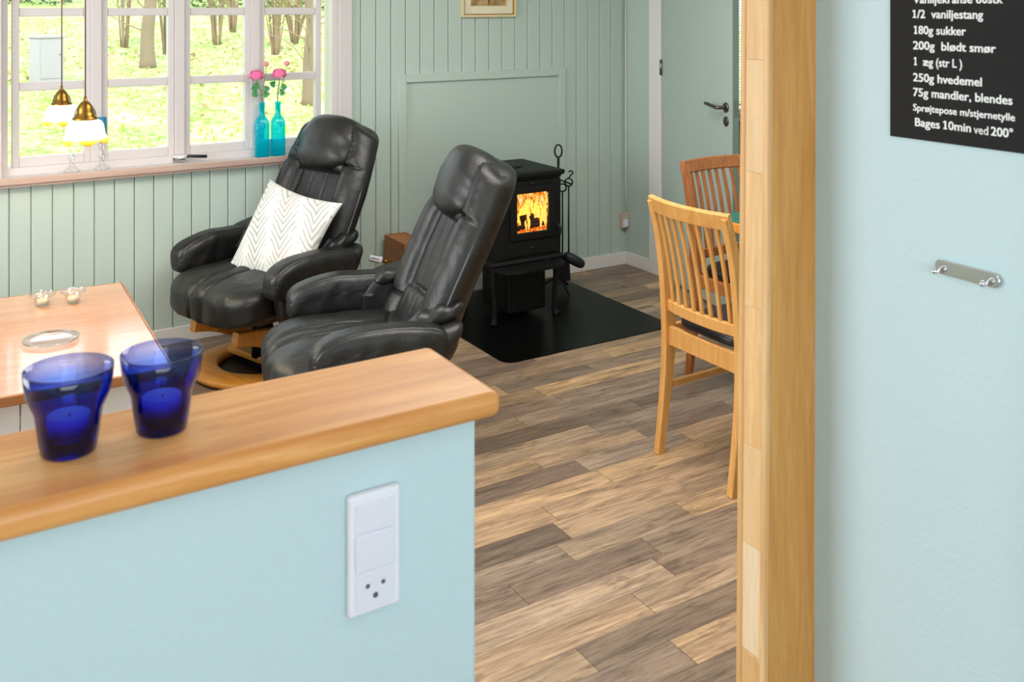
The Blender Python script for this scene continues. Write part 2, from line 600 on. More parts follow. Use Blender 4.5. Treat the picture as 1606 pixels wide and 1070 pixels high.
def rbox_bm(sx, sy, sz, e=4.0, n=10, warp=None, bm=None):
    """rounded cushion: subdivided cube pushed to a superellipsoid, then warped"""
    bm = bm or bmesh.new()
    start = len(bm.verts)
    vmap = {}
    def V(p):
        k = (round(p[0], 5), round(p[1], 5), round(p[2], 5))
        if k not in vmap:
            s = (abs(p[0]) ** e + abs(p[1]) ** e + abs(p[2]) ** e) ** (1 / e)
            q = Vector((p[0] / s, p[1] / s, p[2] / s))
            c = Vector((q.x * sx / 2, q.y * sy / 2, q.z * sz / 2))
            if warp:
                c = Vector(warp(q, c))
            vmap[k] = bm.verts.new(c)
        return vmap[k]
    ax = [math.sin((-1 + 2 * i / n) * PI / 4) / math.sin(PI / 4) for i in range(n + 1)]
    for a in range(3):
        for sgn in (-1, 1):
            for i in range(n):
                for j in range(n):
                    q = []
                    for (ii, jj) in ((i, j), (i + 1, j), (i + 1, j + 1), (i, j + 1)):
                        p = [0, 0, 0]
                        p[a] = sgn
                        p[(a + 1) % 3] = ax[ii]
                        p[(a + 2) % 3] = ax[jj]
                        q.append(V(p))
                    if sgn < 0:
                        q.reverse()
                    bm.faces.new(q)
    return bm

def nz(p, s, seed=0.0):
    return noise.noise(Vector((p[0] * s + seed, p[1] * s - seed, p[2] * s + seed * 2)))

def G(x, w):
    return math.exp(-(x / w) ** 2)

def dome(x):
    return math.sqrt(max(0.0, 1 - x * x))

def copy_tree(o, parent=None):
    c = o.copy()
    COL.objects.link(c)
    if parent is not None:
        c.parent = parent
    for ch in [x for x in COL.objects if x.parent == o]:
        copy_tree(ch, c)
    return c

# ------------------------------------------------------------------ setting
WY = 4.78       # face of window wall
EX = 3.78       # face of right wall
CZ = 2.4
LX = -1.8
def struct(o):
    o['kind'] = 'structure'
    return o

# floor with planks
fl = struct(box('floor', LX, 5.8, -2.2, 6.4, -0.09, -0.010, M['subfloor']))
pb = bmesh.new()
add_box(pb, 0, 1, 0, 1, 0, 1)
for v in pb.verts:
    if v.co.z > 0.5:
        v.co.x += 0.0008 if v.co.x < 0.5 else -0.0008
plank_me = bpy.data.meshes.new('floor_plank')
pb.to_mesh(plank_me)
pb.free()
plank_me.materials.append(M['floor'])
rest = bmesh.new()
PW = 0.103
row = 0
y = -2.2 + 0.0
rr = random.Random(21)
npl = 0
y0s = []
yy = 1.995
while yy > -2.2: yy -= PW
yy += PW
while yy < 4.77:
    y1 = min(yy + PW, 4.775)
    x = LX + rr.uniform(-0.6, 0)
    while x < 3.78:
        ln = rr.choice([0.46, 0.46, 0.72, 0.92])
        xa, xb = max(x, LX), min(x + ln, 3.775)
        x += ln
        if xb - xa < 0.02: continue
        if xb > 0.35 and yy > 1.25 and npl < 290:
            o = link('floor_plank', plank_me, None, fl)
            o.location = (xa + 0.0004, yy + 0.0004, -0.010)
            o.scale = (xb - xa - 0.0008, y1 - yy - 0.0008, 0.010)
            npl += 1
        else:
            add_box(rest, xa + 0.0006, xb - 0.0004, yy + 0.0004, y1 - 0.0006, -0.010, 0)
    yy += PW
add_box(rest, 3.78, 5.7, 2.0, 6.3, -0.010, 0.0)
tag(link('outer_floor_planks', rest, M['floor'], fl), kind='stuff')

struct(box('ceiling', LX - 0.1, 5.8, -2.2, 6.4, CZ, CZ + 0.1, M['ceil']))

# window wall: backing with window hole, boards as parts
WX0, WX1, WZ0, WZ1 = 0.355, 1.905, 0.845, 2.0      # opening
bm = bmesh.new()
yb = WY + 0.012
add_box(bm, LX - 0.1, WX0, yb, yb + 0.16, -0.09, CZ)
add_box(bm, WX1, EX + 0.12, yb, yb + 0.16, -0.09, CZ)
add_box(bm, WX0, WX1, yb, yb + 0.16, -0.09, WZ0)
add_box(bm, WX0, WX1, yb, yb + 0.16, WZ1, CZ)
wb = struct(link('wall_back', bm, M['green']))
# board unit mesh: width PB, V-grooved edges, height 1
PB = 0.0862
bm = bmesh.new()
prof = [(0.0015, 0.012), (0.0015, 0.0045), (0.005, 0.0), (PB - 0.005, 0.0), (PB - 0.0015, 0.0045), (PB - 0.0015, 0.012)]
lo = [bm.verts.new((px, py, 0)) for px, py in prof]
hi = [bm.verts.new((px, py, 1)) for px, py in prof]
for i in range(5):
    bm.faces.new((lo[i], lo[i + 1], hi[i + 1], hi[i]))
bm.faces.new(hi)
bm.faces.new(lo[::-1])
board_me = bpy.data.meshes.new('wall_board')
bmesh.ops.recalc_face_normals(bm, faces=bm.faces)
bm.to_mesh(board_me)
bm.free()
board_me.materials.append(M['green'])
def board(xa, za, zb):
    o = link('wall_board', board_me, None, wb)
    o.location = (xa, WY, za)
    o.scale = (1, 1, zb - za)
PX0, PX1, PZ = 2.24, 3.32, 1.22      # flat panel behind the stove
xb = 2.027 - PB * 44
while xb < EX - 0.03:
    xc = xb + PB / 2
    if WX0 - 0.05 < xc < WX1 + 0.04:
        board(xb, 0.0, 0.81)
        board(xb, 2.03, CZ)
    elif PX0 - 0.03 < xb and xc < PX1:
        board(xb, PZ, CZ)
    else:
        board(xb, 0.0, CZ)
    xb += PB
# flat panel with moulding
box('flat_panel', PX0 + 0.02, PX1 - 0.02, WY + 0.004, WY + 0.012, 0.0, PZ - 0.02, M['green'], wb)
box('panel_moulding', PX0, PX0 + 0.045, WY - 0.014, WY + 0.012, 0.0, PZ, M['green'], wb, 0.003)
box('panel_moulding', PX1 - 0.045, PX1, WY - 0.014, WY + 0.012, 0.0, PZ, M['green'], wb, 0.003)
box('panel_moulding', PX0 + 0.045, PX1 - 0.045, WY - 0.014, WY + 0.012, PZ - 0.045, PZ, M['green'], wb, 0.003)
# baseboards
struct(box('baseboard_back', LX, PX0, WY - 0.014, WY, 0, 0.075, M['white'], None, 0.003))
struct(box('baseboard_panel', PX0 + 0.045, PX1 - 0.045, WY - 0.012, WY + 0.004, 0, 0.075, M['white'], None, 0.003))
struct(box('baseboard_back_right', PX1, EX, WY - 0.014, WY, 0, 0.075, M['white'], None, 0.003))

# right wall with doorway  (door hinge at Y=4.45)
DY0, DY1, DZ = 3.62, 4.45, 2.05
bm = bmesh.new()
add_box(bm, EX, EX + 0.12, DY1, WY + 0.012, -0.09, CZ)
add_box(bm, EX, EX + 0.12, DY0, DY1, DZ, CZ)
add_box(bm, EX, EX + 0.12, 1.0, DY0, -0.09, CZ)
struct(link('wall_right', bm, M['green']))
struct(box('baseboard_right', EX - 0.014, EX, DY1 + 0.095, WY - 0.014, 0, 0.075, M['white'], None, 0.003))
dr = struct(thing('door_1', None, None))
bm = bmesh.new()
add_box(bm, EX - 0.016, EX, DY1 - 0.012, DY1 + 0.095, 0, DZ + 0.07, 0.003)
add_box(bm, EX - 0.016, EX, DY0 - 0.08, DY0 + 0.012, 0, DZ + 0.07, 0.003)
add_box(bm, EX - 0.016, EX, DY0 + 0.012, DY1 - 0.012, DZ - 0.012, DZ + 0.07, 0.003)
add_box(bm, EX, EX + 0.12, DY1 - 0.012, DY1, 0, DZ)
add_box(bm, EX, EX + 0.12, DY0, DY0 + 0.012, 0, DZ)
link('door_frame', bm, M['white'], dr)
M['door'] = paint('door_green_paint', lin(182, 196, 188), 0.45, 0.05)
leaf = thing('door_leaf_pivot', None, None)
leaf_parent = dr
th = R(14.5)
def doorpt(a, b, z):   # a along door from hinge, b thickness toward the room
    v = Vector((-math.sin(th), -math.cos(th)))
    n_ = Vector((-math.cos(th), math.sin(th)))
    h = Vector((EX - 0.002, DY1 - 0.018))
    p = h + v * a + n_ * b
    return Vector((p.x, p.y, z))
bpy.data.objects.remove(leaf)
def door_part(name, a0, a1, b0, b1, z0, z1, m, bev=0.0, parent=dr):
    bm = bmesh.new()
    add_box(bm, a0, a1, b0, b1, z0, z1, bev)
    for v in bm.verts:
        v.co = doorpt(v.co.x, v.co.y, v.co.z)
    return link(name, bm, m, parent)
dl = door_part('door_leaf', 0.004, 0.80, -0.036, 0.004, 0.012, DZ - 0.02, M['door'], 0.002)
M['dooredge'] = mat('door_edge_paint', lin(120, 140, 130), 0.5)
door_part('door_edge', 0.80, 0.803, -0.034, 0.002, 0.014, DZ - 0.022, M['dooredge'])
door_part('latch_plate', 0.803, 0.8045, -0.026, -0.008, 1.02, 1.11, M['steel'])
for hz in (0.25, 1.18, 1.62):
    hb = bmesh.new()
    p = doorpt(-0.004, 0.012, hz)
    add_tube(hb, [(p.x, p.y, hz), (p.x, p.y, hz + 0.09)], 0.008, 10)
    link('hinge', hb, M['steel'], dr, True)
def disc_on_door(name, a, z, r, t, m):
    bm = bmesh.new()
    add_lathe(bm, [(0, 0), (r, 0), (r, t * 0.7), (r * 0.9, t), (0, t)], 24)
    for v in bm.verts:
        x, y_, z_ = v.co
        v.co = doorpt(a + x, 0.004 + z_, z + y_)
    return link(name, bm, m, dr, True)
M['handle'] = mat('worn_steel_handle', lin(120, 112, 106), 0.3, 1.0)
HZ = 1.065
disc_on_door('handle_rose', 0.742, HZ, 0.026, 0.008, M['handle'])
disc_on_door('keyhole_plate', 0.742, HZ - 0.072, 0.026, 0.006, M['handle'])
disc_on_door('keyhole', 0.742, HZ - 0.070, 0.006, 0.0065, M['black'])
hp = [doorpt(0.742, 0.01, HZ), doorpt(0.742, 0.045, HZ), doorpt(0.732, 0.056, HZ + 0.001), doorpt(0.70, 0.058, HZ + 0.004), doorpt(0.62, 0.058, HZ + 0.012)]
tube('door_handle', smooth_path(hp, 4), 0.0095, M['handle'], dr, 12)

# the room beyond the door
bm = bmesh.new()
add_box(bm, 5.6, 5.7, 2.0, 4.9, -0.09, CZ)
add_box(bm, 5.6, 5.7, 4.9, 6.3, -0.09, 0.78)
add_box(bm, 5.6, 5.7, 4.9, 6.3, 2.1, CZ)
add_box(bm, EX, 5.7, 6.3, 6.4, -0.09, CZ)
add_box(bm, EX, EX + 0.12, yb + 0.16, 6.3, -0.09, CZ)
struct(link('wall_far_room', bm, M['white']))
win2 = struct(thing('window_2', None, None))
box('window_frame', 5.58, 5.62, 4.90, 4.94, 0.76, 2.1, M['white'], win2)
box('window_sill', 5.50, 5.62, 4.88, 6.3, 0.74, 0.78, M['white'], win2)
bl = thing('window_blind', 'white slatted blind on the window of the room beyond the door', 'blind', (5.55, 5.6, 0.80))
bm = bmesh.new(); add_box(bm, -0.004, 0.004, -0.65, 0.65, 0, 1); bmesh.ops.transform(bm, matrix=Matrix.Identity(4), verts=bm.verts)
bm.free()
bm = bmesh.new()
for i in range(1):
    vs = [bm.verts.new((-0.011, -0.65, 0.006)), bm.verts.new((0.011, -0.65, -0.006)), bm.verts.new((0.011, 0.65, -0.006)), bm.verts.new((-0.011, 0.65, 0.006))]
    vt = [bm.verts.new(v.co + Vector((0, 0, 0.0012))) for v in vs]
    bm.faces.new(vs[::-1]); bm.faces.new(vt)
    for k in range(4): bm.faces.new((vs[k], vs[(k + 1) % 4], vt[(k + 1) % 4], vt[k]))
slat_me = bpy.data.meshes.new('blind_slat'); bm.to_mesh(slat_me); bm.free()
M['slat'] = mat('white_blind', lin(245, 243, 238), 0.5)
slat_me.materials.append(M['slat'])
box('bottom_rail', -0.012, 0.012, -0.65, 0.65, 0.0, 0.018, M['slat'], bl)
for i in range(56):
    s_ = link('blind_slat', slat_me, None, bl)
    s_.location = (0, 0, 0.03 + i * 0.022)
box('head_rail', -0.015, 0.015, -0.66, 0.66, 1.262, 1.29, M['slat'], bl)
cab = thing('wooden_sideboard', 'brown wooden sideboard below the blind in the room beyond the door', 'sideboard', (5.36, 5.6, 0))
box('body', -0.15, 0.12, -0.68, 0.66, 0.46, 0.73, M['crate'], cab, 0.004)
box('plinth', -0.13, 0.12, -0.66, 0.64, 0.0, 0.46, M['white'], cab, 0.004)
box('top', -0.17, 0.12, -0.7, 0.68, 0.73, 0.738, M['crate'], cab, 0.003)

# other walls (mostly out of the frame)
bm = bmesh.new()
add_box(bm, LX - 0.1, LX, -2.2, WY + 0.17, -0.09, CZ)
struct(link('wall_left', bm, M['green']))
struct(box('wall_front', LX, 1.52, -2.2, -2.1, -0.09, CZ, M['blue']))
struct(box('wall_near_right', 1.40, 1.52, -2.1, 1.30, -0.09, CZ, M['blue']))
struct(box('wall_dining', 1.52, EX, 1.15, 1.22, -0.09, CZ, M['green']))

# half wall with wooden cap
PY = 1.045
hw = struct(box('wall_half', LX, 0.594, PY, 1.185, -0.09, 1.098, M['blue'], None, 0.004))
bm = bmesh.new()
add_box(bm, LX, 0.618, 1.020, 1.212, 1.098, 1.130)
es = [e for e in bm.edges if not all(abs(v.co.x - LX) < 1e-4 for v in e.verts)]
bmesh.ops.bevel(bm, geom=es, offset=0.0125, segments=4, affect='EDGES', profile=0.5)
cap = link('wooden_cap', bm, M['capwood'], hw, True)
m_ = cap.modifiers.new('wn', 'WEIGHTED_NORMAL')

# oak door post: faces -X and -Y, leaning a hair as in the photograph
post = struct(thing('trim_1', None, None))
PSX, PSY0, PSY1 = 1.285, 1.222, 1.290
def lean(o, k=0.0075):
    for v in o.data.vertices:
        dz = v.co.z - 1.6
        v.co.x += k * dz * 0.85
        v.co.y -= k * dz * 0.5
    return o
lean(box('post_core', PSX + 0.006, 1.42, PSY0, PSY1 + 0.0, 0, CZ, M['oak'], post, 0.002), 0.006)
bm = bmesh.new()
add_box(bm, PSX - 0.004, PSX + 0.008, PSY0 - 0.001, PSY0 + 0.013, 0, CZ, 0.004, 3)
add_box(bm, PSX - 0.004, PSX + 0.008, PSY1 - 0.011, PSY1 + 0.001, 0, CZ, 0.004, 3)
lean(link('edge_strip', bm, M['oaklight'], post))
zc = [0, 0.20, 0.46, 0.585, 0.88, 1.10, 1.60, 1.72, 2.05, CZ]
kinds = ['oaklight', 'oaklight', 'oakpale', 'oakpale', 'oaklight', 'oaklight', 'oak', 'oaklight', 'oaklight']
zs = [(0.0, 0.30, 'oaklight'), (0.30, 0.66, 'oaklight'), (0.66, 0.815, 'oakpale'), (0.815, 0.936, 'oaklight2'),
      (0.936, 1.115, 'oaklight'), (1.115, 1.255, 'oaklight'), (1.255, 1.53, 'oakpale2'), (1.53, 1.64, 'oaklight'), (1.64, 2.4, 'oaklight')]
M['oaklight2'] = wood('post_oak_mid', lin(224, 182, 130), lin(228, 188, 138), lin(232, 196, 150), 'Z', 0.45, 2.0, rand=0.0)
M['oakpale2'] = M['oaklight2']
# heights of the pale blocks are measured on the photograph at the post's distance (about 1.77 m)
zs = [(0, 0.44, 'oaklight'), (0.44, 0.448, 'oaklight'), (0.448, 0.637, 'oakpale'), (0.637, 0.815, 'oaklight2'),
      (0.815, 1.06, 'oaklight'), (1.06, 1.30, 'oaklight'), (1.30, 1.50, 'oaklight2'), (1.50, 1.72, 'oaklight'), (1.72, 2.0, 'oaklight2'), (2.0, CZ, 'oaklight')]
for z0, z1, k in zs:
    lean(box('wood_block', PSX, PSX + 0.008, PSY0 + 0.013, PSY1 - 0.011, z0, z1 - 0.0004, M[k], post))

# ------------------------------------------------------------------ window
wi = struct(thing('window_1', None, None))
T = M['trimwhite']
GY = WY + 0.055          # glass plane
bm = bmesh.new()
add_box(bm, WX0 + 0.0, WX0 + 0.03, WY + 0.012, WY + 0.13, WZ0, WZ1)
add_box(bm, WX1 - 0.03, WX1, WY + 0.012, WY + 0.13, WZ0, WZ1)
add_box(bm, WX0 + 0.03, WX1 - 0.03, WY + 0.012, WY + 0.13, WZ0, WZ0 + 0.035)
add_box(bm, WX0 + 0.03, WX1 - 0.03, WY + 0.012, WY + 0.13, WZ1 - 0.03, WZ1)
# posts between casements
def gx(px):     # pixel column -> X on the glass plane
    u = (px - 803) / 1543
    return (0.5257 + 0.8507 * u) / (0.8507 - 0.5257 * u) * GY
gl = [(gx(30), gx(131)), (gx(168), gx(262)), (gx(297), gx(382)), (gx(413), gx(493))]
for i in range(3):
    c = (gl[i][1] + gl[i + 1][0]) / 2
    add_box(bm, c - 0.022, c + 0.022, WY + 0.018, WY + 0.12, WZ0 + 0.035, WZ1 - 0.03, 0.003)
link('window_frame', bm, T, wi)
# casing on the wall
for (a, b, c, d, nm) in ((WX0 - 0.065, WX0 + 0.004, WZ0 - 0.02, 2.07, 'casing'), (WX1 - 0.004, WX1 + 0.068, 0.81, 2.07, 'casing'), (WX0 + 0.004, WX1 - 0.004, WZ1 - 0.004, 2.07, 'casing')):
    box(nm, a, b, WY - 0.018, WY + 0.014, c, d, T, wi, 0.004)
# sill: white top with a bare wooden front edge
box('window_sill', WX0 - 0.085, WX1 + 0.0, WY - 0.055, WY + 0.05, 0.827, 0.847, T, wi, 0.002)
box('sill_front_edge', WX0 - 0.085, WX1 + 0.002, WY - 0.066, WY - 0.055, 0.818, 0.848, M['sillwood'], wi, 0.004)
box('sill_support', WX0 - 0.07, WX1 + 0.0, WY - 0.05, WY + 0.012, 0.806, 0.827, M['sillwood'], wi)
ZR = [(0.920, 1.212), (1.249, 1.541), (1.578, 1.90)]
for i, (a, b) in enumerate(gl):
    cs = thing('casement', None, None)
    cs.parent = wi
    bm = bmesh.new()
    st = 0.030
    y0, y1 = GY - 0.022, GY + 0.02
    add_box(bm, a - st, a, y0, y1, ZR[0][0] - 0.042, ZR[-1][1] + 0.04, 0.003)
    add_box(bm, b, b + st, y0, y1, ZR[0][0] - 0.042, ZR[-1][1] + 0.04, 0.003)
    add_box(bm, a, b, y0, y1, ZR[0][0] - 0.042, ZR[0][0], 0.003)
    add_box(bm, a, b, y0, y1, ZR[-1][1], ZR[-1][1] + 0.04, 0.003)
    link('casement_frame', bm, T, cs)
    for k in range(2):
        box('glazing_bar', a, b, y0 + 0.003, y1 - 0.002, ZR[k][1], ZR[k + 1][0], T, cs, 0.004)
    for z0, z1 in ZR:
        box('pane', a, b, GY - 0.002, GY + 0.002, z0, z1, M['pane'], cs)
# window latch
la = thing('window_latch', 'dark handled window latch on the bottom rail of the window', 'latch', (1.12, WY + 0.028, 0.905))
def wpt(px, yy):
    u = (px - 803) / 1543
    X = (0.5257 + 0.8507 * u) / (0.8507 - 0.5257 * u) * yy
    return X
lx = wpt(275, WY)
la.location = (lx, WY - 0.004, 0.868)
box('latch_plate', -0.012, 0.045, 0.0, 0.03, -0.018, 0.008, M['chrome'], la, 0.002)
tube('latch_arm', [(0.0, -0.006, 0.0), (0.03, -0.02, 0.004), (0.06, -0.02, 0.01)], 0.005, M['chrome'], la)
tube('latch_grip', [(0.05, -0.022, 0.010), (0.14, -0.022, 0.002)], 0.0075, M['black'], la, 10)

# ------------------------------------------------------------------ garden
def gz(x, y):
    base = -0.25 + max(0, y - 6) * 0.09
    return base + 0.03 * nz((x, y, 0), 0.6) + 0.015 * nz((x, y, 3), 2.1)
def grass_mat():
    m = mat('spring_lawn', lin(150, 190, 80), 0.9)
    v = coords(m)
    n1 = noise_tex(m, v, 1.2, 6, 0.7)
    n2 = noise_tex(m, v, 9, 5, 0.7)
    a = ramp(m, n1, [(0.32, lin(96, 148, 30)), (0.5, lin(146, 184, 56)), (0.66, lin(214, 206, 150))])
    b = ramp(m, n2, [(0.38, lin(96, 140, 36)), (0.58, lin(226, 228, 176))])
    L(m, mix(m, 0.45, a, b), bsdf(m).inputs['Base Color'])
    return m
M['grass'] = grass_mat()
bm = bmesh.new()
nx_, ny_ = 60, 60
X0, X1, Y0, Y1 = -14, 22, 4.96, 46
g = [[bm.verts.new((X0 + (X1 - X0) * i / nx_, Y0 + (Y1 - Y0) * (j / ny_) ** 1.4, 0)) for i in range(nx_ + 1)] for j in range(ny_ + 1)]
for r_ in g:
    for v in r_:
        v.co.z = gz(v.co.x, v.co.y)
for j in range(ny_):
    for i in range(nx_):
        bm.faces.new((g[j][i], g[j][i + 1], g[j + 1][i + 1], g[j + 1][i]))
struct(link('lawn_ground', bm, M['grass'], None, True))

def quads(name, pts, m, parent=None, size=(0.02, 0.05), seed=1, up=0.0):
    r = random.Random(seed)
    vs, fs = [], []
    for p in pts:
        s = r.uniform(*size)
        a, t = r.uniform(0, 2 * PI), r.uniform(-0.9, 0.9)
        d = Vector((math.cos(a), math.sin(a), t * (1 - up) + up * 3)).normalized()
        e = d.cross(Vector((r.uniform(-1, 1), r.uniform(-1, 1), r.uniform(-1, 1)))).normalized() * s * 0.35
        p = Vector(p)
        k = len(vs)
        vs += [p, p + d * s * 0.5 + e, p + d * s, p + d * s * 0.5 - e]
        fs.append((k, k + 1, k + 2, k + 3))
    me = bpy.data.meshes.new(name)
    me.from_pydata(vs, [], fs)
    me.materials.append(m)
    o = bpy.data.objects.new(name, me)
    COL.objects.link(o)
    if parent is not None:
        o.parent = parent
    return o
M['blade'] = mat('grass_blades', lin(172, 196, 90), 0.8)
M['litter'] = mat('dry_leaf_litter', lin(198, 172, 140), 0.9)
M['bark'] = paint('grey_brown_bark', lin(150, 128, 106), 0.9, 0.4, 0.8, 30)
M['twig'] = mat('bare_twig', lin(150, 124, 100), 0.9)
M['bushleaf'] = mat('spring_foliage', lin(150, 176, 72), 0.7)
M['darkleaf'] = mat('dark_foliage', lin(74, 92, 48), 0.8)
r = random.Random(3)
pts = []
for _ in range(9000):
    y = 5.2 + 22 * r.random() ** 1.3
    x = r.uniform(-0.12 * y - 1.5, 0.62 * y + 1)
    pts.append((x, y, gz(x, y) - 0.004))
tag(quads('lawn_grass', pts, M['blade'], None, (0.03, 0.07), 4, 1.0), 'bright green grass of the lawn outside the window', 'grass', kind='stuff')
pts = []
for _ in range(5000):
    y = r.gauss(17.0, 2.2)
    x = r.uniform(0.5, 13)
    if r.random() < 0.5 + 0.5 * nz((x, y, 0), 0.5):
        pts.append((x, y, gz(x, y) + 0.01))
tag(quads('leaf_litter', pts, M['litter'], None, (0.06, 0.12), 5), 'pale dry leaves scattered on the lawn around the bushes', 'leaves', kind='stuff')

def garden(px, d):      # pixel column and depth -> ground point
    u = (px - 803) / 1543
    x, y = d * (0.5257 + 0.8507 * u), d * (0.8507 - 0.5257 * u)
    return x, y
# utility cabinet
x, y = garden(73, 13.3)
M['cabgrey'] = mat('light_grey_metal', lin(168, 160, 168), 0.6)
ut = thing('utility_cabinet', 'light grey metal utility cabinet standing on the lawn', 'cabinet', (x, y, gz(x, y) - 0.02), R(18))
uz = 1.6 - 13.3 * (55 - 5) / 1543 - (gz(x, y) - 0.02)
box('body', -0.17, 0.17, -0.15, 0.15, 0, uz - 0.04, M['cabgrey'], ut, 0.01)
box('lid', -0.185, 0.185, -0.165, 0.165, uz - 0.04, uz, M['cabgrey'], ut, 0.01)
box('door', -0.145, 0.145, -0.158, -0.149, 0.08, uz - 0.10, M['cabgrey'], ut, 0.004)
lathe('lock', [(0, 0), (0.015, 0), (0.015, 0.01), (0, 0.01)], M['steel'], ut, 12, (0.11, -0.16, uz * 0.6))

def tree(px, d, rad, h, label, seed):
    r = random.Random(seed)
    x, y = garden(px, d)
    t = thing('garden_tree', label, 'tree', (x, y, gz(x, y) - 0.05))
    P = [(0, 0, 0)]
    for k in range(1, 8):
        P.append((r.uniform(-.05, .05), r.uniform(-.05, .05), h * k / 7))
    tube('trunk', smooth_path(P, 4), lambda s: rad * (1.25 - 0.7 * s) * (1 + 0.25 * G(s, 0.05)), M['bark'], t, 12)
    bm = bmesh.new()
    for k in range(26):
        z = h * r.uniform(0.12, 0.95)
        a = r.uniform(0, 2 * PI)
        ln = r.uniform(0.5, 1.6)
        p0 = Vector((0, 0, z))
        p1 = p0 + Vector((math.cos(a) * ln * .5, math.sin(a) * ln * .5, ln * .25))
        p2 = p0 + Vector((math.cos(a + .3) * ln, math.sin(a + .3) * ln, ln * r.uniform(.2, .8)))
        add_tube(bm, smooth_path([p0, p1, p2], 3), lambda s: rad * 0.16 * (1 - 0.75 * s), 5)
    tag(link('branches', bm, M['twig'], t, True), kind='stuff')
tree(232, 15.0, 0.085, 4.0, 'slim grey-brown tree trunk seen through the second pane column', 11)
tree(486, 12.6, 0.07, 4.0, 'slim tree trunk at the right edge of the fourth pane column', 12)

def shrub(px, d, n, h, leaves, label, seed, spread=0.5, lm='bushleaf'):
    n = int(n * 1.9)
    leaves *= 2
    r = random.Random(seed)
    x, y = garden(px, d)
    t = thing('garden_shrub', label, 'shrub', (x, y, gz(x, y) - 0.03))
    bm = bmesh.new()
    pts = []
    for k in range(n):
        a = r.uniform(0, 2 * PI)
        s = r.uniform(0.2, 1) * spread
        hh = h * r.uniform(0.6, 1)
        P = [(0.05 * math.cos(a), 0.05 * math.sin(a), 0), (s * .4 * math.cos(a), s * .4 * math.sin(a), hh * .5), (s * math.cos(a + .3), s * math.sin(a + .3), hh)]
        sp_ = smooth_path(P, 4)
        add_tube(bm, sp_, lambda q: 0.016 * (1.1 - q), 5)
        for b in range(4):
            i = r.randrange(3, len(sp_))
            q = sp_[i] + Vector((r.uniform(-.3, .3), r.uniform(-.3, .3), r.uniform(.1, .4)))
            add_tube(bm, [sp_[i], q], 0.006, 4)
            for _ in range(leaves // (n * 4) if n else 0):
                pts.append(sp_[i].lerp(q, r.random()) + Vector((r.uniform(-.12, .12), r.uniform(-.12, .12), r.uniform(-.1, .12))))
    link('stems', bm, M['twig'], t, True)
    if pts:
        tag(quads('foliage', pts, M[lm], t, (0.03, 0.065), seed), kind='stuff')
shrub(195, 17, 7, 2.2, 160, 'bare thin shrub left of the tree trunk in the second pane column', 31)
shrub(262, 16.5, 9, 2.4, 260, 'leafing shrub right behind the tree trunk of the second pane column', 32, 0.6)
shrub(340, 18, 9, 2.1, 160, 'thin branching shrub in the third pane column', 33)
shrub(365, 20, 8, 2.3, 300, 'yellow-green shrub behind the third pane column', 34, 0.7)
shrub(432, 17, 10, 2.0, 150, 'tangled bare shrub at the left of the fourth pane column', 35)
shrub(462, 18.5, 14, 1.9, 300, 'tangled low shrub in the middle of the fourth pane column', 36, 0.8)
def hedge(px0, px1, d, h, label, seed, lm):
    r = random.Random(seed)
    x0, y0 = garden(px0, d)
    x1, y1 = garden(px1, d)
    cx_, cy_ = (x0 + x1) / 2, (y0 + y1) / 2
    t = thing('hedge', label, 'hedge', (cx_, cy_, gz(cx_, cy_) - 0.1))
    pts, lnn = [], math.hypot(x1 - x0, y1 - y0)
    ux, uy = (x1 - x0) / lnn, (y1 - y0) / lnn
    for _ in range(int(2600 * lnn / 4)):
        s = r.uniform(-.5, .5) * lnn
        k = r.uniform(-.6, .6)
        z = r.uniform(0.0, h * (0.85 + 0.25 * nz((s, k, seed), 1.3)))
        pts.append((s * ux - k * uy, s * uy + k * ux, z))
    tag(quads('foliage', pts, M[lm], t, (0.07, 0.16), seed), kind='stuff')
    bm = bmesh.new()
    for k in range(int(lnn * 2)):
        s = r.uniform(-.5, .5) * lnn
        add_tube(bm, [(s * ux, s * uy, 0), (s * ux + .1, s * uy, h * .8)], 0.03, 5)
    link('stems', bm, M['twig'], t)
hedge(-80, 110, 24, 3.0, 'dark green hedge behind the utility cabinet', 41, 'darkleaf')
hedge(110, 300, 27, 3.2, 'yellow-green hedge beyond the first tree', 42, 'bushleaf')
hedge(300, 400, 25, 2.9, 'dark hedge at the top of the third pane column', 43, 'darkleaf')
hedge(400, 620, 26, 3.3, 'dark green hedge at the top of the fourth pane column', 44, 'darkleaf')

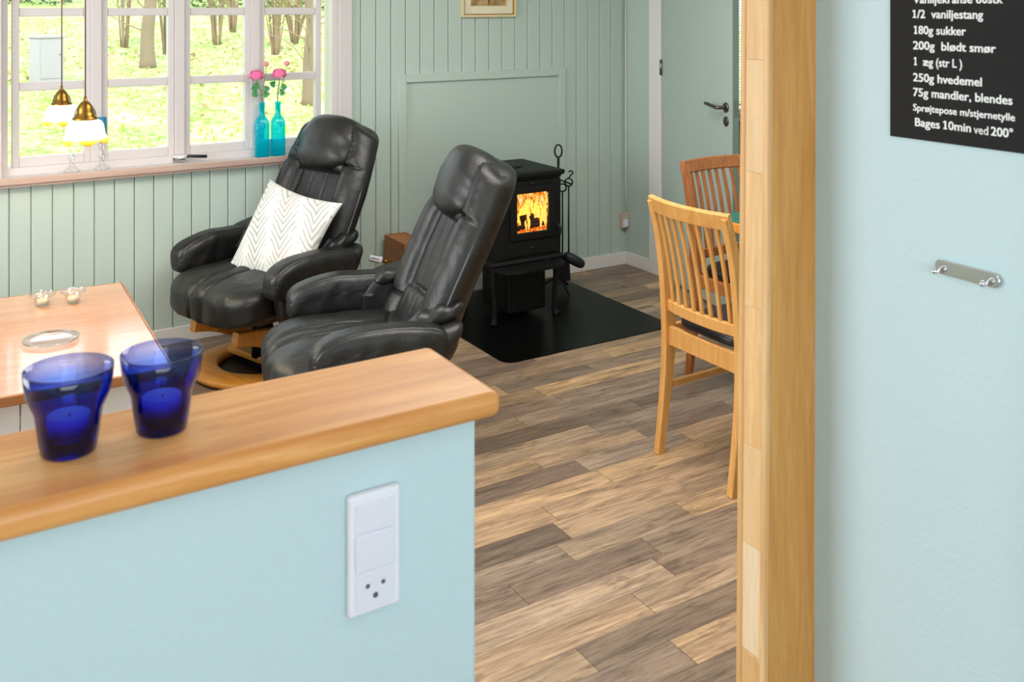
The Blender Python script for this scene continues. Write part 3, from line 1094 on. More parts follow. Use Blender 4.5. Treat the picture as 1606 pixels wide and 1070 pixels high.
# ------------------------------------------------------------------ recliners
def recliner(label, loc, rz, group, lift=0.0):
    t = thing('recliner', label, 'armchair', loc, rz, group)
    Lm = M['leather']
    # --- swivel base: round wooden ring with steel-grey inner plate, upright and yoke
    bm = bmesh.new()
    rp_ = [(0.185, 0.012), (0.19, 0.034), (0.20, 0.040), (0.295, 0.034), (0.305, 0.026), (0.305, 0.012), (0.295, 0.008), (0.2, 0.008)]
    add_lathe(bm, rp_, 56, close=True)
    link('base_ring', bm, M['basewood'], t, True)
    bm = bmesh.new()
    add_lathe(bm, [(0, 0.0), (0.25, 0.0), (0.25, 0.008), (0, 0.008)], 40)
    link('base_glide', bm, M['black'], t, False)
    bm = bmesh.new()
    add_box(bm, -0.20, 0.20, -0.045, 0.045, 0.028, 0.06, 0.01)
    link('base_bridge', bm, M['basewood'], t)
    bm = bmesh.new()
    add_lathe(bm, [(0, 0.05), (0.05, 0.05), (0.045, 0.2), (0, 0.2)], 24)
    link('pivot', bm, M['black'], t, True)
    for sx in (-1, 1):
        P = smooth_path([(sx * 0.15, -0.25, 0.215), (sx * 0.15, -0.14, 0.195), (sx * 0.15, -0.04, 0.165), (sx * 0.15, 0.04, 0.165), (sx * 0.15, 0.12, 0.20), (sx * 0.15, 0.27, 0.23)], 5)
        a = sweep_rect('seat_runner', P, 0.020, lambda q: 0.028 + 0.020 * G(q - .45, 0.25), (1, 0, 0), M['basewood'], t, 0.006)
        for k in (-0.05, 0.0, 0.05):
            bm = bmesh.new()
            add_lathe(bm, [(0, -0.003), (0.010, -0.003), (0.010, 0.003), (0, 0.003)], 12)
            for v in bm.verts:
                v.co = Vector((sx * 0.1705 + v.co.z, k, 0.165 + v.co.x + abs(k) * .2)) if False else Vector((sx * 0.1715 + v.co.z, k + v.co.x, 0.178 + v.co.y + abs(k) * .2))
            link('screw', bm, M['black'], a)
    # --- seat cushion
    def seatw(q, c):
        x, y, z = c
        z += -0.05 * max(0, -y / 0.30 - 0.45) ** 2 * 2.0        # waterfall front
        if q.z > 0:
            top = 0.016 * (1 - q.x ** 2)
            z += top
            u = y + 0.10 * q.x ** 2 * 0.6
            k = 1 / (1 + math.exp((y - 0.10) / 0.02))
            for s0 in (-0.045, 0.035):
                z -= 0.012 * k * G(x - s0 - 0.10 * (y + 0.2) ** 2 * (1 if s0 > 0 else -1), 0.0045)
                z -= 0.005 * k * G(x - s0, 0.022)
            z -= 0.010 * G(y - 0.12 - 0.25 * abs(x), 0.007)
            z += 0.010 * G((y + 0.02) / 0.08, 1) * G(x / 0.1, 1)
        z += 0.004 * nz(c, 9) + 0.002 * nz(c, 24)
        if q.y < -0.3:
            y -= 0.012 * (1 - q.x ** 2)
            for s0 in (-0.045, 0.035):
                y += 0.010 * G(x - s0, 0.0045) * min(1, (-q.y - 0.3) * 3) + 0.005 * G(x - s0, 0.022)
            y += 0.006 * nz((x, 0, z), 14)
        return (x, y - 0.03, z + 0.358)
    link('seat_cushion', rbox_bm(0.60, 0.60, 0.160, 4.5, 96, seatw), Lm, t, True)
    # --- backrest as one puffed surface
    def C(tt):
        # centre line y (back), z
        K = [(0.17, 0.31), (0.235, 0.46), (0.30, 0.62), (0.375, 0.78), (0.445, 0.92), (0.485, 1.03)]
        s = tt * (len(K) - 1)
        i = min(int(s), len(K) - 2)
        f = s - i
        f_ = f
        p0 = K[max(i - 1, 0)]; p1 = K[i]; p2 = K[i + 1]; p3 = K[min(i + 2, len(K) - 1)]
        cr = lambda a, b, c_, d: 0.5 * (2 * b + (-a + c_) * f + (2 * a - 5 * b + 4 * c_ - d) * f * f + (-a + 3 * b - 3 * c_ + d) * f ** 3)
        return cr(p0[0], p1[0], p2[0], p3[0]), cr(p0[1], p1[1], p2[1], p3[1])
    def hw_(tt):
        w_ = 0.262 + 0.030 * math.sin(min(1, tt / 0.8) * PI * 0.8)
        if tt > 0.55:
            w_ -= 0.040 * ((tt - 0.55) / 0.45)
        if tt > 0.86:
            w_ -= 0.045 * ((tt - 0.86) / 0.14) ** 2.4
        return w_
    def front(s, tt):
        a = abs(s)
        E = max(0.0, 1 - a ** 5) ** 0.5 * max(0.0, 1 - abs(2 * tt - 1) ** 14) ** 0.5
        tops = 0.5 + 0.5 * math.tanh((0.965 - tt) / 0.02)
        f = 0.030
        b = 0.066 * dome((a - 0.75) / 0.25) ** 0.7 if a > 0.50 else 0
        for ti in (0.22, 0.66):
            b *= 1 - 0.42 * G(tt - ti + 0.02 * (a - .75), 0.0055)
            b *= 1 - 0.12 * G(tt - ti, 0.035)
        b *= 1 - 0.07 * G(tt - 0.45 - 0.1 * (a - .7), 0.02)
        h = 0.0
        if a < 0.60 and tt > 0.60:
            h = 0.105 * dome(a / 0.60) ** 0.55 * dome((tt - 0.81) / 0.20) ** 0.6
            h *= 1 + 0.05 * nz((s * 1.5, tt * 9, 1), 2.5)
        c = 0.0
        if a < 0.53:
            c = 0.026 * dome(a / 0.53) ** 0.4
            if tt > 0.30:
                c -= 0.013 * G(a - 0.17, 0.014)
            c -= 0.013 * G(tt - 0.30 - 0.03 * s, 0.009)
            if tt < 0.30:
                c += 0.022 * dome((tt - 0.15) / 0.16)
                c += 0.004 * math.sin(s * 26 + 5 * nz((s, tt, 0), 4)) * G(tt - 0.26, 0.05)
        g_ = max(b, c, h)
        g_ += 0.003 * nz((s * 1.2, tt * 3, 5), 3.0) + 0.0015 * nz((s * 4, tt * 10, 2), 3)
        if tt > 0.66:
            g_ += 0.0045 * math.sin(tt * 150 + 4 * nz((s * 3, tt * 4, 1), 2)) * G(a - 0.62, 0.07)
            g_ -= 0.02 * G(a - 0.60, 0.025)
        return E * (f + g_)
    def back_(s, tt):
        a = abs(s)
        E = max(0.0, 1 - a ** 5) ** 0.5 * max(0.0, 1 - abs(2 * tt - 1) ** 14) ** 0.5
        return E * (0.070 + 0.012 * (1 - a * a))
    nu, nv = 110, 150
    bm = bmesh.new()
    def grid(fn, sgn):
        G_ = []
        for j in range(nv + 1):
            tt = 0.5 - 0.5 * math.cos(PI * j / nv) if False else j / nv
            tt = 0.5 + 0.5 * math.sin((j / nv - 0.5) * PI * 0.999) * 1.0 if j in (0, nv) else (0.06 * (0.5 - 0.5 * math.cos(PI * j / nv)) + 0.94 * j / nv)
            y, z = C(tt)
            y2, z2 = C(min(1, tt + 0.01)); y1, z1 = C(max(0, tt - 0.01))
            tn = Vector((0, y2 - y1, z2 - z1)).normalized()
            nrm = Vector((0, -tn.z, tn.y))
            rowv = []
            for i in range(nu + 1):
                s = math.sin((i / nu - 0.5) * PI) * 0.45 + (2 * i / nu - 1) * 0.55
                # headrest wraps: sides of the back curl forward slightly
                curl = 0.035 * abs(s) ** 2.5
                p = Vector((s * hw_(tt), y, z - 0.05 * abs(s) ** 4 * tt ** 6)) + nrm * (sgn * fn(s, tt) + curl)
                # rounded top outline
                rowv.append(bm.verts.new(p))
            G_.append(rowv)
        return G_
    A = grid(front, 1)
    B = grid(back_, -1)
    for j in range(nv):
        for i in range(nu):
            bm.faces.new((A[j][i], A[j][i + 1], A[j + 1][i + 1], A[j + 1][i]))
            bm.faces.new((B[j][i], B[j + 1][i], B[j + 1][i + 1], B[j][i + 1]))
    bmesh.ops.remove_doubles(bm, verts=bm.verts, dist=0.0006)
    be = [e for e in bm.edges if e.is_boundary]
    if be:
        try:
            bmesh.ops.holes_fill(bm, edges=be, sides=0)
        except Exception:
            pass
    bk = link('backrest', bm, Lm, t, True)
    # separate headrest roll over the top
    def headw(q, c):
        x, y, z = c
        x *= 1 + 0.02 * nz(c, 12)
        wr = 0.010 * math.sin(z * 60 + x * 20) * abs(q.x) ** 3
        return (x, y - 0.025 * (1 - q.x ** 2) + wr, z)
    hb = rbox_bm(0.375, 0.185, 0.270, 2.9, 30, headw)
    mt = Matrix.Translation((0, 0.405, 0.928)) @ Matrix.Rotation(R(-24), 4, 'X')
    bmesh.ops.transform(hb, matrix=mt, verts=hb.verts)
    link('headrest', hb, Lm, t, True)
    # piping down the sides of the back
    for sx in (-1, 1):
        P = []
        for j in range(24):
            tt = 0.08 + 0.84 * j / 23
            y, z = C(tt)
            P.append((sx * (hw_(tt) - 0.001), y - 0.052, z - 0.008 - 0.05 * tt ** 6))
        tube('piping', P, 0.0035, M['piping'], bk, 6)
    # --- arms
    for sx in (-1, 1):
        def armw(q, c, sx=sx):
            x, y, z = c
            f = (q.y + 1) / 2               # 0 front .. 1 rear
            z += -0.040 * max(0, 0.45 - f) ** 1.5 * 2.2 - 0.01 * max(0, f - .5)
            x *= 1.0 + 0.12 * max(0, 0.6 - f)
            if q.z > 0.1:
                z -= 0.006 * G(abs(q.x) - 0.66, 0.035)
            if q.z < 0:
                z += 0.0
            z += 0.004 * nz((x * .5, y, z), 12, 3 * sx)
            x += 0.004 * nz((x, y * 1.4, z), 10, 1 * sx) + 0.003 * math.sin(y * 55 + 6 * nz(c, 6)) * (0.3 + abs(q.x)) * (0.5 if q.z < 0.2 else 0.2)
            return (x + sx * 0.335, y - 0.0, z + 0.480)
        ar = link('armrest', rbox_bm(0.125, 0.46, 0.155, 3.6, 46, armw), Lm, t, True)
        def sidew(q, c, sx=sx):
            x, y, z = c
            y *= 1 - 0.10 * (q.z < 0) * abs(q.z)
            return (x + sx * 0.335 + 0.006 * nz((0, y * 1.5, z * .4), 7), y + 0.02, z + 0.375)
        link('side_panel', rbox_bm(0.075, 0.40, 0.22, 5, 14, sidew), Lm, t, True)
        # leather sleeve joining the arm to the back
        def flapw(q, c, sx=sx):
            x, y, z = c
            y += 0.045 * q.z - 0.02 * (1 - abs(q.z)) * (q.y < 0)
            y += 0.012 * nz((x * 2, 0, z), 9, sx)
            x += 0.008 * nz((x, y, z), 11, sx)
            z += 0.010 * nz((x, y, 0), 12, sx) + 0.012 * q.y * (q.z > 0)
            return (x + sx * 0.330 - (0.012 if sx > 0 else 0), y + 0.160, z + (0.482 if sx < 0 else 0.462))
        link('arm_sleeve', rbox_bm(0.140 if sx < 0 else 0.122, 0.200, 0.185 if sx < 0 else 0.150, 4.0 if sx < 0 else 3.0, 26, flapw), Lm, ar, True)
        # gathered link between sleeve and back
        def linkw(q, c, sx=sx):
            x, y, z = c
            r_ = 0.010 * math.sin(y * 90 + x * 40) * (q.z > 0)
            return (x + sx * 0.285, y + 0.195, z + 0.552 + r_ * .6 + 0.22 * y)
        link('arm_gather', rbox_bm(0.075, 0.20, 0.06, 2.6, 14, linkw), Lm, ar, True)
    # --- underside
    box('seat_pan', -0.17, 0.17, -0.16, 0.24, 0.24, 0.29, M['black'], t, 0.01)
    if lift:
        pass
    return t
ch1 = recliner('black leather recliner by the window holding the leaf-patterned pillow', (1.345, 4.265, 0), R(-71), 'black leather recliners on round wooden bases')
ch2 = copy_tree(ch1)
ch2.location = (1.385, 3.255, 0)
ch2.rotation_euler = (0, 0, R(-103))
ch2['label'] = 'empty black leather recliner nearest the stove, behind the half wall'

# cushion on the first recliner
def cushion():
    n = 30
    bm = bmesh.new()
    S = 0.215
    top, bot = [], []
    for j in range(n + 1):
        ra, rb = [], []
        for i in range(n + 1):
            u, v = math.sin((i / n - .5) * PI * .98) / math.sin(.49 * PI), math.sin((j / n - .5) * PI * .98) / math.sin(.49 * PI)
            pin = 0.11
            x = S * u * (1 - pin * (1 - v * v))
            y = S * v * (1 - pin * (1 - u * u))
            h = 0.068 * (max(0, (1 - u * u)) * max(0, (1 - v * v))) ** 0.42
            w_ = 0.004 * nz((x, y, 0), 12) * (1 if h > 0.01 else 0)
            bend = -0.25 * (v * S) ** 2
            ra.append(bm.verts.new((x, y, h + w_ + bend)))
            rb.append(bm.verts.new((x, y, -h * 0.8 + bend)))
        top.append(ra)
        bot.append(rb)
    for j in range(n):
        for i in range(n):
            bm.faces.new((top[j][i], top[j][i + 1], top[j + 1][i + 1], top[j + 1][i]))
            bm.faces.new((bot[j][i], bot[j + 1][i], bot[j + 1][i + 1], bot[j][i + 1]))
    bmesh.ops.remove_doubles(bm, verts=bm.verts, dist=0.0005)
    return link('throw_pillow', bm, M['pillow'], None, True)
pl = cushion()
tag(pl, 'white square pillow with pale leaf print leaning on the black recliner', 'pillow')
# local frame of the recliner: x lateral, -y forward
loc = Matrix.Translation((0.105, 0.030, 0.583)) @ Matrix.Rotation(R(14), 4, 'Z') @ Matrix.Rotation(R(62), 4, 'X') @ Matrix.Rotation(R(-10), 4, 'Z')
pl.matrix_world = Matrix.Translation(ch1.location) @ Matrix.Rotation(ch1.rotation_euler.z, 4, 'Z') @ loc

# ------------------------------------------------------------------ coffee table
ct = thing('coffee_table', 'low coffee table with brown wooden top and white panelled sides', 'table', (0.07, 3.62, 0), R(-2))
ex, ey = 0.64, 0.52
box('table_top', -ex, ex, -ey, ey, 0.468, 0.497, M['coffee'], ct, 0.004)
bm = bmesh.new()
for (a, b, c, d) in ((-ex - .006, ex + .006, -ey - .008, -ey), (-ex - .006, ex + .006, ey, ey + .008), (-ex - .008, -ex, -ey, ey), (ex, ex + .008, -ey, ey)):
    add_box(bm, a, b, c, d, 0.468, 0.4965, 0.003)
link('edge_band', bm, M['coffee_edge'], ct)
for sx in (-1, 1):
    for sy in (-1, 1):
        box('leg', sx * 0.58 - 0.03, sx * 0.58 + 0.03, sy * 0.46 - 0.03, sy * 0.46 + 0.03, 0, 0.468, M['white'], ct, 0.004)
k = 0
for i in range(7):
    x0 = -0.54 + i * 0.1545
    for sy in (-1, 1):
        box('side_board', x0, x0 + 0.1515, sy * 0.455 - 0.009, sy * 0.455 + 0.009, 0.07, 0.466, M['white'], ct, 0.002)
for i in range(6):
    y0 = -0.43 + i * 0.1437
    for sx in (-1, 1):
        box('side_board', sx * 0.575 - 0.009, sx * 0.575 + 0.009, y0, y0 + 0.1407, 0.07, 0.466, M['white'], ct, 0.002)

def img2(px, py, z):
    d = (CAMZ - z) * 1543 / (py - 5)
    u = (px - 803) / 1543
    return d * (0.5257 + 0.8507 * u), d * (0.8507 - 0.5257 * u)
# scalloped glass candle bowls
def scallop(r_, z, a):
    k = max(0, (z - 0.02) / 0.02)
    return r_ * (1 + 0.05 * k * math.cos(8 * a)), z + 0.002 * k * math.cos(8 * a)
def candle_bowl(px, py, label):
    x, y = img2(px, py, 0.5)
    t = thing('glass_candle_bowl', label, 'candle holder', (x, y, 0.4975), 0, 'glass candle bowls on the coffee table')
    lathe('bowl', [(0, 0), (0.022, 0), (0.026, 0.004), (0.026, 0.022), (0.034, 0.032), (0.044, 0.040), (0.043, 0.043), (0.031, 0.036), (0.0225, 0.026), (0.022, 0.006), (0, 0.006)], M['clear'], t, 48, ripple=scallop)
    lathe('tealight', [(0, 0.0065), (0.019, 0.0065), (0.019, 0.022), (0, 0.020)], M['mount'], t, 24)
candle_bowl(67, 478, 'scalloped clear glass candle bowl on the coffee table, farther left')
candle_bowl(115, 473, 'scalloped clear glass candle bowl on the coffee table, nearer the table corner')
x, y = img2(80, 534, 0.5)
tag(lathe('glass_plate', [(0, 0), (0.06, 0), (0.085, 0.008), (0.0855, 0.012), (0.06, 0.006), (0, 0.005)], M['clear'], None, 48), 'round clear glass plate lying on the coffee table', 'plate').location = (x, y, 0.4975)

# ------------------------------------------------------------------ votive glasses on the half wall
def votive(px, py, label, s=0.91):
    x, y = img2(px, py, 1.131)
    t = thing('votive_glass', label, 'candle holder', (x, y, 1.1305), 0, 'blue votive glasses on the half wall')
    prof = [(0, 0.0), (0.028, 0.0), (0.0305, 0.003), (0.033, 0.02), (0.0355, 0.038), (0.037, 0.048), (0.0415, 0.058), (0.0455, 0.068), (0.0478, 0.082), (0.0488, 0.096),
            (0.0475, 0.0965), (0.0463, 0.082), (0.0440, 0.069), (0.0400, 0.059), (0.0352, 0.048), (0.0336, 0.038), (0.0308, 0.022), (0.028, 0.019), (0, 0.019)]
    prof = [(a * s, b * s) for a, b in prof]
    lathe('glass', prof, M['cobalt'], t, 64)
    lathe('tealight', [(0, 0.020 * s), (0.0225 * s, 0.020 * s), (0.0235 * s, 0.042 * s), (0.022 * s, 0.042 * s), (0.0215 * s, 0.040 * s), (0, 0.0395 * s)], M['tealight'], t, 32)
    tube('wick', [(0, 0, 0.035 * s), (0.001, 0, 0.043 * s)], 0.0007, M['black'], t, 6)
votive(108, 706, 'blue glass votive with a white tealight, nearest the left edge of the half wall')
votive(254, 672, 'blue glass votive with a white tealight, nearer the end of the half wall', 0.89)

# ------------------------------------------------------------------ socket plate on the half wall
sk = thing('switch_and_socket', 'white switch and three-pin socket plate on the pale blue half wall', 'socket', (0.456, PY, 0.976))
M_p = M['plastic']
box('cover_plate', -0.032, 0.032, -0.011, 0, -0.0685, 0.0685, M_p, sk, 0.004, 3)
box('blank_insert', -0.0245, 0.0245, -0.0125, -0.010, 0.026, 0.058, M['plastic2'], sk, 0.001)
box('switch_rocker', -0.0245, 0.0245, -0.0135, -0.010, -0.019, 0.024, M['plastic2'], sk, 0.002)
so = box('socket_insert', -0.0245, 0.0245, -0.0122, -0.010, -0.062, -0.021, M['plastic2'], sk, 0.001)
for (hx, hz_, r_) in ((-0.0095, -0.036, 0.0026), (0.0095, -0.036, 0.0026), (0.0, -0.0485, 0.0032)):
    bm = bmesh.new()
    add_lathe(bm, [(0, 0), (r_, 0), (r_, 0.001), (0, 0.001)], 14)
    for v in bm.verts:
        v.co = Vector((hx + v.co.x, -0.0124 - v.co.z * .4, hz_ + v.co.y))
    link('pin_hole', bm, M['hole'], so)

# ------------------------------------------------------------------ recipe sign and hook on near right wall
SX = 1.40
sgn_ = thing('recipe_sign', 'black recipe sign with white lettering on the pale blue wall', 'sign', (SX - 0.001, 0.93, 1.60))
box('board', -0.003, 0.0, -0.135, 0.132, -0.221, 0.23, M['sign'], sgn_, 0.0005)
def text_mesh(body, bold=True):
    cu = bpy.data.curves.new('t', 'FONT')
    cu.body = body
    cu.size = 1.0
    cu.resolution_u = 3
    cu.extrude = 0.0
    ob = bpy.data.objects.new('t', cu)
    COL.objects.link(ob)
    dg = bpy.context.evaluated_depsgraph_get()
    dg.update()
    me = bpy.data.meshes.new_from_object(ob.evaluated_get(dg))
    bpy.data.objects.remove(ob)
    # heavier strokes: the outline doubled at small offsets, each copy a hair deeper
    vs, fs = [], []
    k = 0.024 if bold else 0.008
    for i_, (dx, dy) in enumerate(((-k, -k * .6), (k, -k * .6), (-k, k * .6), (k, k * .6))):
        o_ = len(vs)
        vs += [(v.co.x + dx, v.co.y + dy, i_ * 0.0001) for v in me.vertices]
        fs += [tuple(o_ + q for q in p.vertices) for p in me.polygons]
    m2 = bpy.data.meshes.new('lettering')
    m2.from_pydata(vs, [], fs)
    return m2
def lettering(body, px, base_py, width, bold=True, ch=None):
    """one line: left end at pixel column px on the wall plane, baseline at pixel row, width in m"""
    me = text_mesh(body, bold)
    xs = [v.co.x for v in me.vertices]
    x0, x1 = min(xs), max(xs)
    if body[0] == '1':       # flag and foot of the figure one
        bmt = bmesh.new()
        bmt.from_mesh(me)
        hgt = max(v.co.y for v in bmt.verts if v.co.x < x0 + 0.14)
        sw = 0.13
        for q in ([(x0 - .13, hgt - .20), (x0 + .02, hgt - .12), (x0 + .02, hgt), (x0 - .13, hgt - .09)],
                  [(x0 - .11, 0), (x0 + sw + .10, 0), (x0 + sw + .10, .10), (x0 - .11, .10)]):
            bmt.faces.new([bmt.verts.new((a_, b_, 0.0)) for a_, b_ in q])
        bmt.to_mesh(me)
        bmt.free()
        x0 -= .13
    u = (px - 803) / 1543
    d = SX / (0.5257 + 0.8507 * u)
    Y = d * (0.8507 - 0.5257 * u)
    z = CAMZ - d * (base_py - 5) / 1543
    sx = width / (x1 - x0)
    sy = ch if ch else 0.0175
    for v in me.vertices:
        a, b = (v.co.x - x0) * sx, v.co.y * sy
        v.co = Vector((-0.0035 - v.co.z, Y - a - 0.93, z + b - 1.60))
    me.materials.clear()
    me.materials.append(M['letter'])
    return link('lettering', me, None, sgn_)
S_ = 0.0190
def wpx(a, b):
    f = lambda px: SX / (0.5257 + 0.8507 * (px - 803) / 1543) * (0.8507 - 0.5257 * (px - 803) / 1543)
    return f(a) - f(b)
lettering('Vaniljekranse 80stk', 1435, 5, wpx(1435, 1576), ch=S_)
lettering('1/2  vaniljestang', 1434, 28, wpx(1434, 1545), ch=S_)
lettering('180g sukker', 1436, 53, wpx(1436, 1518), ch=S_)
lettering('200g  blødt smør', 1435, 77, wpx(1435, 1565), ch=S_)
lettering('1  æg (str L )', 1436, 102, wpx(1436, 1512), ch=S_)
lettering('250g hvedemel', 1435, 127, wpx(1435, 1543), ch=S_)
lettering('75g mandler, blendes', 1435, 150, wpx(1435, 1591), ch=S_)
lettering('Sprøjtepose m/stjernetylle', 1435, 173, wpx(1435, 1595), ch=S_ * 0.83)
lettering('Bages', 1438, 197, wpx(1438, 1477), ch=S_)
lettering('10min', 1482, 202, wpx(1482, 1526), ch=S_)
lettering('ved', 1530, 209, wpx(1530, 1553), False, ch=S_)
lettering('200°', 1557, 212, wpx(1557, 1592), ch=S_)

hk = thing('hook_rail', 'short chrome rail with two small hooks on the pale blue wall', 'hook rail', (SX, 0.9225, 1.183))
bm = bmesh.new()
n = 24
out = []
for i in range(n):
    a = 2 * PI * i / n
    cy = 0.043 if math.cos(a) > 0 else -0.043
    out.append((cy + 0.0115 * math.cos(a), 0.0115 * math.sin(a)))
lo = [bm.verts.new((-0.0015, p, q)) for p, q in out]
hi = [bm.verts.new((-0.006, p, q)) for p, q in out]
hi2 = [bm.verts.new((-0.007, p * 0.985, q * 0.88)) for p, q in out]
lo0 = [bm.verts.new((0, p, q)) for p, q in out]
for A_, B_ in ((lo0, lo), (lo, hi), (hi, hi2)):
    for i in range(n):
        bm.faces.new((A_[i], A_[(i + 1) % n], B_[(i + 1) % n], B_[i]))
bm.faces.new(hi2)
bm.faces.new(lo0[::-1])
link('rail', bm, M['chrome'], hk)
for cy in (0.043, -0.038):
    h_ = tube('hook', smooth_path([(-0.005, cy, 0.002), (-0.010, cy + .001, -0.003), (-0.014, cy + .002, -0.008), (-0.018, cy + .003, -0.006)], 4), 0.003, M['chrome'], hk, 10)
    bm = bmesh.new()
    bmesh.ops.create_uvsphere(bm, u_segments=14, v_segments=10, radius=0.0048, matrix=Matrix.Translation((-0.019, cy + .003, -0.0055)))
    link('knob', bm, M['chrome'], h_, True)

# ------------------------------------------------------------------ hearth, stove
bm = bmesh.new()
pts = []
hx0, hx1, hy0, hy1, rc = 2.265, 3.245, 3.715, 4.745, 0.06
for (cx_, cy_, a0) in ((hx1 - rc * .2, hy1 - rc * .2, 0), (hx0 + rc, hy1 - rc, 90), (hx0 + rc, hy0 + rc, 180), (hx1 - rc * .2, hy0 + rc * .2, 270)):
    rr_ = rc * .2 if cx_ > 3 else rc
    for k in range(7):
        a = R(a0 + 15 * k)
        pts.append((cx_ + rr_ * math.cos(a), cy_ + rr_ * math.sin(a)))
lo = [bm.verts.new((p[0], p[1], 0.0005)) for p in pts]
hi = [bm.verts.new((p[0], p[1], 0.004)) for p in pts]
for i in range(len(pts)):
    bm.faces.new((lo[i], lo[(i + 1) % len(pts)], hi[(i + 1) % len(pts)], hi[i]))
bm.faces.new(hi)
bm.faces.new(lo[::-1])
tag(link('hearth_plate', bm, M['hearth']), 'black floor plate under the stove', 'hearth plate')

st = thing('wood_stove', 'small black cast-iron stove with a burning fire, standing on the black plate', 'stove', (2.667, 4.17, 0.004))
# local: width x -.205...205, front y=0, depth .38
W2 = 0.205
I = M['iron']
def prism(bm, out, z0, z1):
    a = [bm.verts.new((p[0], p[1], z0)) for p in out]
    b = [bm.verts.new((p[0], p[1], z1)) for p in out]
    n = len(out)
    for i in range(n):
        bm.faces.new((a[i], a[(i + 1) % n], b[(i + 1) % n], b[i]))
    bm.faces.new(b)
    bm.faces.new(a[::-1])
# body: side walls, back, floor, roof around the firebox
bm = bmesh.new()
add_box(bm, -W2 + .01, -W2 + .03, 0.01, 0.37, 0.30, 0.70, 0.003)
add_box(bm, W2 - .03, W2 - .01, 0.01, 0.37, 0.30, 0.70, 0.003)
add_box(bm, -W2 + .03, W2 - .03, 0.35, 0.37, 0.30, 0.70)
add_box(bm, -W2 + .03, W2 - .03, 0.01, 0.35, 0.30, 0.42)
add_box(bm, -W2 + .03, W2 - .03, 0.01, 0.35, 0.66, 0.70)
bd = link('body', bm, I, st)
for sx in (-1, 1):      # cast side relief
    bm = bmesh.new()
    xa = sx * (W2 - .01)
    add_box(bm, min(xa, xa + sx * .006), max(xa, xa + sx * .006), 0.05, 0.33, 0.35, 0.66, 0.003)
    link('side_panel', bm, I, bd)
def prof_box(zs, name):
    bm = bmesh.new()
    last = None
    for (o_, z) in zs:
        c = [(-W2 - o_, -o_), (W2 + o_, -o_), (W2 + o_, 0.38 + o_), (-W2 - o_, 0.38 + o_)]
        cur = [bm.verts.new((p[0], p[1], z)) for p in c]
        if last:
            for i in range(4):
                bm.faces.new((last[i], last[(i + 1) % 4], cur[(i + 1) % 4], cur[i]))
        else:
            bm.faces.new(cur[::-1])
        last = cur
    bm.faces.new(last)
    return link(name, bm, I, st)
tp = prof_box([(-0.012, 0.70), (0.0, 0.705), (0.002, 0.715), (0.014, 0.722), (0.016, 0.738), (0.010, 0.744), (-0.02, 0.748)], 'top_plate')
bm = bmesh.new()
add_lathe(bm, [(0, 0.748), (0.075, 0.748), (0.075, 0.752), (0.065, 0.755), (0, 0.755)], 32, (0, 0.19, 0))
link('cooking_plate', bm, I, tp, True)
prof_box([(-0.012, 0.285), (0.008, 0.290), (0.012, 0.300), (0.006, 0.312), (-0.006, 0.318)], 'base_moulding')
# front frame and door
fx0, fx1, fz0, fz1 = -0.068, 0.122, 0.445, 0.641
bm = bmesh.new()
add_box(bm, -W2 + .002, fx0 - .02, -0.002, 0.012, 0.318, 0.70, 0.002)
add_box(bm, fx1 + .02, W2 - .002, -0.002, 0.012, 0.318, 0.70, 0.002)
add_box(bm, fx0 - .02, fx1 + .02, -0.002, 0.012, 0.318, fz0 - .02, 0.002)
add_box(bm, fx0 - .02, fx1 + .02, -0.002, 0.012, fz1 + .02, 0.70, 0.002)
link('front_frame', bm, I, st)
bm = bmesh.new()
a, b, c, d = fx0 - .035, fx1 + .035, fz0 - .035, fz1 + .035
add_box(bm, a, fx0, -0.018, -0.002, c, d, 0.004)
add_box(bm, fx1, b, -0.018, -0.002, c, d, 0.004)
add_box(bm, fx0, fx1, -0.018, -0.002, c, fz0, 0.004)
add_box(bm, fx0, fx1, -0.018, -0.002, fz1, d, 0.004)
dd = link('door', bm, I, st)
box('door_glass', fx0, fx1, -0.010, -0.007, fz0, fz1, M['stoveglass'], dd)
tube('door_handle', smooth_path([(b + .006, -0.014, 0.47), (b + .014, -0.040, 0.465), (b + .014, -0.045, 0.43), (b + .008, -0.03, 0.40)], 4), 0.006, M['ironrod'], dd, 10)
# ornament bosses above and below the door
for zz in (0.685, 0.365):
    bm = bmesh.new()
    for k in range(6):
        a_ = k * PI / 3
        bmesh.ops.create_uvsphere(bm, u_segments=10, v_segments=6, radius=0.010, matrix=Matrix.Translation((0.027 + 0.013 * math.cos(a_), -0.004, zz + 0.013 * math.sin(a_))) @ Matrix.Diagonal((1, .6, .7 if zz < .5 else .5, 1)))
    bmesh.ops.create_uvsphere(bm, u_segments=10, v_segments=6, radius=0.010, matrix=Matrix.Translation((0.027, -0.006, zz)))
    link('ornament', bm, I, st, True)
bm = bmesh.new()
add_box(bm, -0.13, 0.18, -0.008, 0.0, 0.330, 0.40, 0.003)
link('ash_door', bm, I, st)
# ash lip
bm = bmesh.new()
prism(bm, [(-W2 + .0, -0.01), (-W2 + .03, -0.085), (-0.10, -0.11), (0.10, -0.11), (W2 - .03, -0.085), (W2 - 0.0, -0.01)], 0.272, 0.290)
link('ash_lip', bm, I, st)
